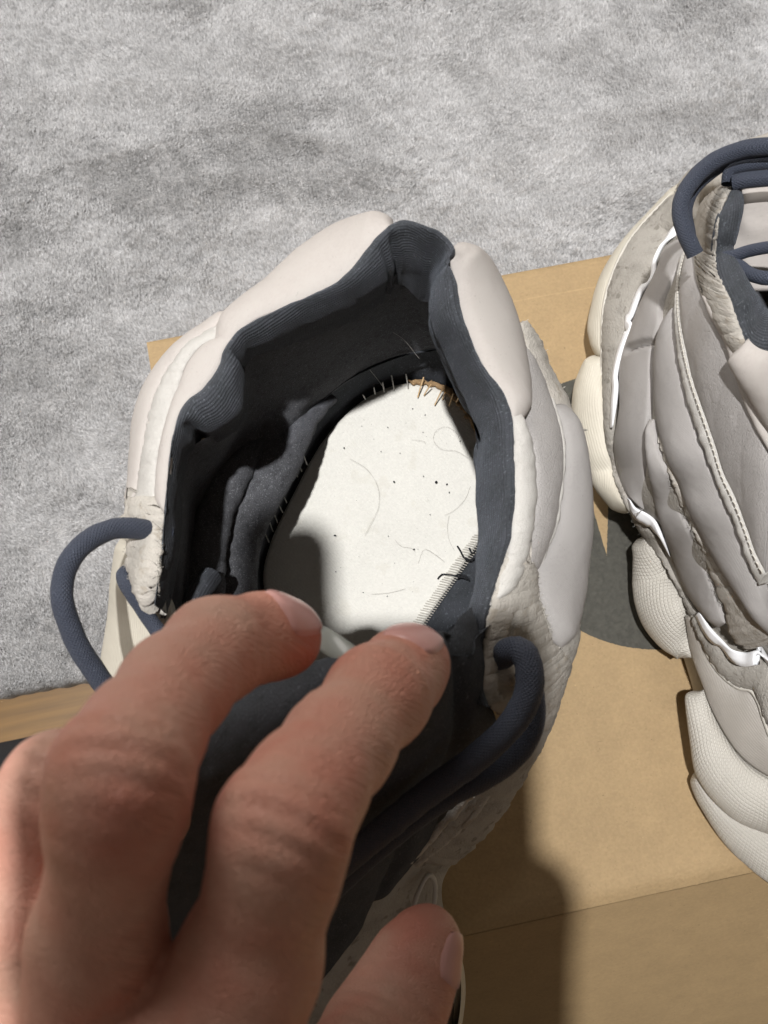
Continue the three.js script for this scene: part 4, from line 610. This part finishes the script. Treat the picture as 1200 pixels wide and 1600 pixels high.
// ------------------------------------------------------------------ hands: one smooth body from joints with radii
function surfaceNet(sdf, lo, hi, cell) {
  const nx = Math.ceil((hi.x - lo.x) / cell) + 1, ny = Math.ceil((hi.y - lo.y) / cell) + 1, nz2 = Math.ceil((hi.z - lo.z) / cell) + 1;
  const f = new Float32Array(nx * ny * nz2), id = new Int32Array(nx * ny * nz2).fill(-1), at = (i, j, k) => (k * ny + j) * nx + i;
  const B = 4;                                                     // coarse blocks first: far from the skin one value does for a block
  for (let k = 0; k < nz2; k += B) for (let j = 0; j < ny; j += B) for (let i = 0; i < nx; i += B) {
    const d = sdf(lo.x + (i + 1.5) * cell, lo.y + (j + 1.5) * cell, lo.z + (k + 1.5) * cell), far = Math.abs(d) > cell * 4.2 + 0.003;
    for (let c = k; c < Math.min(k + B, nz2); c++) for (let b = j; b < Math.min(j + B, ny); b++) for (let a = i; a < Math.min(i + B, nx); a++) f[at(a, b, c)] = far ? d : sdf(lo.x + a * cell, lo.y + b * cell, lo.z + c * cell);
  }
  const pos = [], idx = [], E = [[0, 1], [2, 3], [4, 5], [6, 7], [0, 2], [1, 3], [4, 6], [5, 7], [0, 4], [1, 5], [2, 6], [3, 7]], v = new Array(8);
  for (let k = 0; k < nz2 - 1; k++) for (let j = 0; j < ny - 1; j++) for (let i = 0; i < nx - 1; i++) {
    let m = 0; for (let c = 0; c < 8; c++) { v[c] = f[at(i + (c & 1), j + ((c >> 1) & 1), k + (c >> 2))]; if (v[c] < 0) m |= 1 << c; }
    if (m === 0 || m === 255) continue;
    let x = 0, y = 0, z = 0, n = 0;
    for (const [a, b] of E) if ((v[a] < 0) !== (v[b] < 0)) { const t = v[a] / (v[a] - v[b]); x += lerp(a & 1, b & 1, t); y += lerp((a >> 1) & 1, (b >> 1) & 1, t); z += lerp(a >> 2, b >> 2, t); n++; }
    id[at(i, j, k)] = pos.length / 3;
    pos.push(lo.x + (i + x / n) * cell, lo.y + (j + y / n) * cell, lo.z + (k + z / n) * cell);
  }
  const quad = (a, b, c, d, flip) => { if (a < 0 || b < 0 || c < 0 || d < 0) return; if (flip) idx.push(a, c, b, a, d, c); else idx.push(a, b, c, a, c, d); };
  for (let k = 1; k < nz2 - 1; k++) for (let j = 1; j < ny - 1; j++) for (let i = 1; i < nx - 1; i++) {
    const s = f[at(i, j, k)] < 0;
    if (s !== f[at(i + 1, j, k)] < 0) quad(id[at(i, j - 1, k - 1)], id[at(i, j, k - 1)], id[at(i, j, k)], id[at(i, j - 1, k)], !s);
    if (s !== f[at(i, j + 1, k)] < 0) quad(id[at(i - 1, j, k - 1)], id[at(i - 1, j, k)], id[at(i, j, k)], id[at(i, j, k - 1)], !s);
    if (s !== f[at(i, j, k + 1)] < 0) quad(id[at(i - 1, j - 1, k)], id[at(i, j - 1, k)], id[at(i, j, k)], id[at(i - 1, j, k)], !s);
  }
  return { pos, idx };
}
const smin = (a, b, k) => { const h = Math.max(k - Math.abs(a - b), 0) / k; return Math.min(a, b) - h * h * k * 0.25; };
function cone(x, y, z, a, b) {                                     // distance to a tapered capsule; a and b are [Vector3, radius]
  const p = a[0], q = b[0], dx = q.x - p.x, dy = q.y - p.y, dz = q.z - p.z, ex = x - p.x, ey = y - p.y, ez = z - p.z;
  const t = clamp((ex * dx + ey * dy + ez * dz) / (dx * dx + dy * dy + dz * dz)), ux = ex - t * dx, uy = ey - t * dy, uz = ez - t * dz;
  return Math.sqrt(ux * ux + uy * uy + uz * uz) - lerp(a[1], b[1], t);
}
function handField(h) {                                            // h: fingers (chains of joints), palm (pairs of joints)
  return (x, y, z) => {
    let palm = 1e3;
    for (const [a, b] of h.palm) palm = smin(palm, cone(x, y, z, a, b), 0.012);
    let fingers = 1e3;
    for (const c of h.fingers) { let d = 1e3; for (let i = 1; i < c.length; i++) d = smin(d, cone(x, y, z, c[i - 1], c[i]), 0.004); fingers = smin(fingers, d, 0.0014); }
    return smin(palm, fingers, 0.005);
  };
}
const gradient = (f, x, y, z, e = 0.0004) => V(f(x + e, y, z) - f(x - e, y, z), f(x, y + e, z) - f(x, y - e, z), f(x, y, z + e) - f(x, y, z - e)).normalize();
function buildHand(name, label, h, base, cell, creases, reds) {
  const f = handField(h), joints = [...h.fingers.flat(), ...h.palm.flat()], lo = V(9, 9, 9), hi = V(-9, -9, -9);
  for (const [p, r] of joints) { lo.min(p.clone().subScalar(r + 0.008)); hi.max(p.clone().addScalar(r + 0.008)); }
  const { pos, idx } = surfaceNet(f, lo, hi, cell), n = pos.length / 3, nor = new Float32Array(pos.length), col = new Float32Array(pos.length), uv = new Float32Array(n * 2), P3 = new Float32Array(pos.length);
  for (let i = 0; i < n; i++) {
    let x = pos[i * 3], y = pos[i * 3 + 1], z = pos[i * 3 + 2], g = gradient(f, x, y, z), d = f(x, y, z);
    x -= g.x * d; y -= g.y * d; z -= g.z * d;
    let k = 0.0005 * fbm3(x * 70, y * 70, z * 70, 3) + 0.00006 * nz(x * 420, y * 420, z * 420);
    for (const [c, ax, up, list] of creases) {                       // wrinkles across a knuckle
      const ex = x - c.x, ey = y - c.y, ez = z - c.z, s = ex * ax.x + ey * ax.y + ez * ax.z, r2 = ex * ex + ey * ey + ez * ez; if (r2 > 0.0006) continue;
      const side = ex * up.x + ey * up.y + ez * up.z - s * up.dot(ax), w = sstep(0.002, 0.0075, side) * sstep(0.0006, 0.00015, r2);
      const wig = 0.0011 * nz(x * 110, y * 110, z * 110);
      for (const [o, dep, wd] of list) k -= dep * w * Math.exp(-(((s - o + wig) / wd) ** 2));
    }
    P3[i * 3] = x + g.x * k; P3[i * 3 + 1] = y + g.y * k; P3[i * 3 + 2] = z + g.z * k;
    uv[i * 2] = x + 0.5 * y; uv[i * 2 + 1] = z + 0.35 * y;
    const m = fbm3(x * 55, y * 55, z * 55, 4), m2 = fbm3(x * 160 + 9, y * 160, z * 160, 3), m3 = fbm3(x * 25 + 3, y * 25, z * 25 + 7, 2);
    let red = 0.32 + 0.9 * m + 0.5 * m2; for (const [c, r, a] of reds) { const d2 = (x - c.x) ** 2 + (y - c.y) ** 2 + (z - c.z) ** 2; red += a * Math.exp(-d2 / (r * r)) * (0.8 + 0.8 * m2 + 0.5 * m); }
    const c = mix3(mix3([0.67, 0.405, 0.32], [0.62, 0.375, 0.275], clamp(0.5 + 1.2 * m3)), [0.62, 0.255, 0.185], clamp(red));
    col.set(c, i * 3);
  }
  const g = new THREE.BufferGeometry();
  g.setAttribute('position', new THREE.BufferAttribute(P3, 3)); g.setAttribute('uv', new THREE.BufferAttribute(uv, 2)); g.setAttribute('color', new THREE.BufferAttribute(col, 3)); g.setIndex(idx); g.computeVertexNormals();
  const o = thing('hand', label, 'hand', base);
  const skin = mat({ vertexColors: true, bumpMap: T.skinBump, bumpScale: 0.00026, roughness: 0.46, specularIntensity: 0.8 });
  part('skin', g, skin, o);
  o.userData.field = undefined; delete o.userData.field;
  return { o, f };
}
// a nail: a curved plate laid on the finger; c and the two directions in world axes
function nail(hand, f, c, along, across, up, len, wid) {
  const rows = [], top = [];
  for (let j = 0; j <= 14; j++) {
    const t = j / 14 * 2 - 1, r = [], b = [], rad = Math.max(0.004, Math.abs(f(c.x, c.y, c.z)));
    for (let i = 0; i <= 14; i++) {
      const s = i / 14 * 2 - 1, w = wid * (1 - 0.10 * t * t - (t < -0.5 ? 0.5 * (t + 0.5) ** 2 : 0) - (t > 0.5 ? 0.55 * (t - 0.5) ** 2 : 0)), an = s * w / rad;
      const p = c.clone().addScaledVector(along, t * len - 0.0012 * s * s * (t > 0 ? t : 0.5 * t)).addScaledVector(across, Math.sin(an) * rad).addScaledVector(up, Math.cos(an) * rad);
      for (let q = 0; q < 8; q++) p.addScaledVector(gradient(f, p.x, p.y, p.z), -f(p.x, p.y, p.z));
      const e = Math.max(Math.abs(s), Math.abs(t)), n = gradient(f, p.x, p.y, p.z);
      r.push(p.clone().addScaledVector(n, e > 0.97 && t < 0.9 ? -0.0002 : 0.00042)); b.push(p.clone().addScaledVector(n, -0.0004));
    }
    rows.push(r); top.push(b);
  }
  part('nail', gridGeo(rows), M.nail, hand);
}
M.nail = mat({ color: new THREE.Color().setRGB(0.60, 0.33, 0.30), roughness: 0.3, clearcoat: 0.15, clearcoatRoughness: 0.3 });
const J = (px, py, z, r) => [Q(px, py, z), r * z / FOCAL];            // a joint: pixel, depth, radius in pixels
{
  const index = [J(300, 1700, .129, 150), J(388, 1505, .126, 108), J(428, 1365, .122, 95), J(442, 1292, .120, 101), J(480, 1230, .130, 89), J(530, 1162, .143, 80), J(590, 1088, .158, 76), J(630, 1050, .169, 63), J(643, 1038, .172, 58)];
  const middle = [J(112, 1735, .146, 112), J(152, 1465, .127, 98), J(180, 1280, .115, 96), J(190, 1210, .114, 104), J(222, 1150, .124, 90), J(272, 1078, .139, 80), J(338, 1014, .153, 75), J(410, 995, .163, 63), J(444, 997, .167, 59)];
  const ring = [J(-30, 1760, .142, 112), J(40, 1440, .138, 96), J(92, 1235, .138, 86), J(150, 1255, .152, 74), J(205, 1270, .166, 62), J(248, 1278, .174, 50)];
  const little = [J(-140, 1720, .138, 96), J(-70, 1470, .142, 82), J(-28, 1335, .150, 72), J(60, 1340, .165, 60), J(150, 1350, .176, 46)];
  const thumb = [J(420, 1840, .145, 125), J(530, 1720, .165, 96), J(598, 1610, .182, 84), J(632, 1540, .188, 71), J(655, 1490, .191, 60), J(668, 1465, .192, 47)];
  const wrist = J(190, 2350, .150, 260), wrist2 = J(-40, 2350, .155, 225), arm = J(120, 3200, .160, 300);
  const palm = [[index[0], wrist], [middle[0], wrist], [ring[0], wrist2], [little[0], wrist2], [index[0], middle[0]], [middle[0], ring[0]], [ring[0], little[0]], [thumb[0], wrist], [thumb[0], [index[0][0].clone().lerp(wrist[0], 0.35).add(V(0, -0.01, 0)), 0.012]], [wrist, wrist2], [wrist, arm],
    [J(302, 1760, .150, 100), J(200, 2200, .145, 200)], [J(20, 1800, .152, 100), J(30, 2200, .145, 200)]];
  const creaseOf = (c, i, list) => { const ax = c[i + 1][0].clone().sub(c[i - 1][0]).normalize(); return [c[i][0], ax, EYE.clone().sub(c[i][0]).normalize(), list]; };
  const kn = [[-0.0125, .0002, .0008], [-0.0085, .00035, .0007], [-0.0050, .00045, .0007], [-0.0015, .0005, .0009], [0.0022, .0004, .0007], [0.0055, .0002, .0008]], dn = [[-0.0034, .0005, .0007], [-0.0008, .0007, .0007], [0.0020, .0005, .0007]];
  const creases = [creaseOf(index, 3, kn), creaseOf(middle, 3, kn), creaseOf(index, 6, dn), creaseOf(middle, 6, dn), creaseOf(ring, 2, kn), creaseOf(thumb, 2, kn)];
  const reds = [[index[3][0], .011, .5], [middle[3][0], .011, .5], [index[8][0], .014, .7], [middle[8][0], .013, .7], [index[6][0], .008, .3], [thumb[5][0], .012, .5], [ring[2][0], .009, .3], [middle[6][0], .009, .3]];
  const { o, f } = buildHand('hand', 'bare hand reaching in from below, fingertips hooked over the dark tongue of the opened sneaker', { fingers: [index, middle, ring, little, thumb], palm }, Q(200, 1650, .13).setY(BOX_H), 0.0011, creases, reds);
  const nailOn = (chain, k, tip, tilt, back, len, wid) => {              // tilt turns the plate round the finger
    const a = chain[tip][0].clone().sub(chain[k][0]).normalize(), e = EYE.clone().sub(chain[tip][0]).normalize(), cr = a.clone().cross(e).normalize(), u0 = cr.clone().cross(a).normalize(), up = u0.multiplyScalar(Math.cos(tilt)).addScaledVector(cr, Math.sin(tilt)).normalize(), ac = a.clone().cross(up).normalize();
    nail(o, f, chain[tip][0].clone().addScaledVector(a, back), a, ac, up, len, wid);
  };
  nailOn(index, 6, 8, -0.5, -0.0014, 0.0062, 0.0056);
  nailOn(middle, 6, 8, -0.7, -0.0008, 0.0062, 0.0054);
  nailOn(thumb, 3, 5, 1.2, -0.001, 0.0058, 0.0055);
}
// ------------------------------------------------------------------ outside the frame: the phone that takes the picture, the hand that holds it, the ceiling lamp
{
  const ph = thing('phone', 'black phone held flat above the open sneaker, its lens looking down', 'phone', V(0, 0.486, 0));
  const sh = new THREE.Shape(), x0 = -0.064, x1 = 0.010, z0 = -0.010, z1 = 0.150, r = 0.010;
  sh.moveTo(x0 + r, z0); sh.lineTo(x1 - r, z0); sh.quadraticCurveTo(x1, z0, x1, z0 + r); sh.lineTo(x1, z1 - r); sh.quadraticCurveTo(x1, z1, x1 - r, z1); sh.lineTo(x0 + r, z1); sh.quadraticCurveTo(x0, z1, x0, z1 - r); sh.lineTo(x0, z0 + r); sh.quadraticCurveTo(x0, z0, x0 + r, z0);
  const g = new THREE.ExtrudeGeometry(sh, { depth: 0.006, bevelSize: 0.001, bevelThickness: 0.001, bevelSegments: 2 }); g.rotateX(Math.PI / 2); g.translate(0, 0.486 + 0.009, 0);
  part('body', g, mat({ color: new THREE.Color().setRGB(0.02, 0.02, 0.022), roughness: 0.35 }), ph);
  const ring = new THREE.TorusGeometry(0.0075, 0.0012, 10, 36); ring.rotateX(Math.PI / 2); ring.translate(0, 0.4862, 0);
  part('lens_ring', ring, mat({ color: new THREE.Color().setRGB(0.05, 0.05, 0.05), roughness: 0.3, metalness: 0.8 }), ph);
}
{
  const W = (x, y, z, r) => [V(x - 0.018, y, z), r];
  const y = 0.478, fingers = [];
  fingers.push([W(0.026, y + 0.020, 0.070, .0105), W(-0.008, y + 0.030, 0.036, .0098), W(-0.030, y + 0.029, 0.014, .0095), W(-0.040, y + 0.024, -0.010, .0100), W(-0.0400, y + 0.018, -0.032, .0100)]);
  for (let i = 1; i < 4; i++) { const z = 0.054 + i * 0.021, s = [0, 0.004, 0, -0.01][i]; fingers.push([W(0.024, y + 0.006, z + 0.006, .0105), W(0.012, y - 0.003, z + 0.002, .0095), W(-0.008 - s, y - 0.003, z, .0085), W(-0.026 - s, y - 0.002, z, .0072)]); }
  fingers.push([W(0.024, y + 0.016, 0.140, .012), W(0.020, y + 0.030, 0.115, .0115), W(0.006, y + 0.031, 0.092, .010), W(-0.006, y + 0.030, 0.080, .008)]);
  const wr = W(0.012, y + 0.008, 0.215, .024), palm = [0, 1, 2, 3].map((i) => [fingers[i][0], wr]);
  palm.push([fingers[4][0], wr], [fingers[0][0], fingers[3][0]], [wr, W(0.02, y - 0.01, 0.42, .032)]);
  buildHand('hand', 'hand gripping the black phone from its long edge above the sneakers', { fingers, palm }, V(0.06, 0.47, 0.1), 0.003, [], []);
}
{
  const l = thing('ceiling_lamp', 'round white ceiling lamp with a bare glowing bulb high above the box', 'lamp', V(...LAMP_AT));
  const bulb = new THREE.SphereGeometry(LAMP_R, 24, 16); bulb.translate(...LAMP_AT);
  part('bulb', bulb, new THREE.MeshStandardMaterial({ color: 0xffffff, emissive: new THREE.Color().setRGB(...LAMP_COLOR), emissiveIntensity: 4 }), l).castShadow = false;
  const cap = new THREE.LatheGeometry([[0.018, 0.03], [0.02, 0.06], [0.06, 0.07], [0.065, 0.085], [0, 0.088]].map((p) => new THREE.Vector2(...p)), 32); cap.translate(...LAMP_AT);
  part('base', cap, mat({ color: 0xeeeeee, roughness: 0.5 }), l);
  const light = new THREE.PointLight(new THREE.Color().setRGB(...LAMP_COLOR), LAMP_POWER); light.position.set(0, 0, 0); light.shadow.radius = LAMP_R / 0.02; light.castShadow = true; light.shadow.mapSize.set(2048, 2048); l.add(light);
}
{
  const l = thing('light_panel', 'wide white light panel standing beyond the blanket, tilted toward the box', 'light panel', V(...PANEL_AT));
  const aim = new THREE.Object3D(); aim.position.set(...PANEL_AT); aim.lookAt(0, 0.2, -0.05); l.quaternion.copy(aim.quaternion);
  const add = (name, g, m) => { const o = new THREE.Mesh(g, m); o.name = name; o.castShadow = o.receiveShadow = true; l.add(o); return o; };
  add('diffuser', new THREE.PlaneGeometry(...PANEL_SIZE), new THREE.MeshStandardMaterial({ color: 0xffffff, emissive: new THREE.Color().setRGB(...PANEL_COLOR), emissiveIntensity: 0.6 }));
  const back = new THREE.BoxGeometry(PANEL_SIZE[0] + 0.04, PANEL_SIZE[1] + 0.04, 0.03); back.translate(0, 0, -0.018); add('frame', back, mat({ color: 0xdddddd, roughness: 0.5 }));
  const r = new THREE.RectAreaLight(new THREE.Color().setRGB(...PANEL_COLOR), PANEL_POWER, ...PANEL_SIZE); r.position.set(0, 0, 0.012); r.rotation.y = Math.PI; l.add(r);
}
renderer.render(scene, camera);
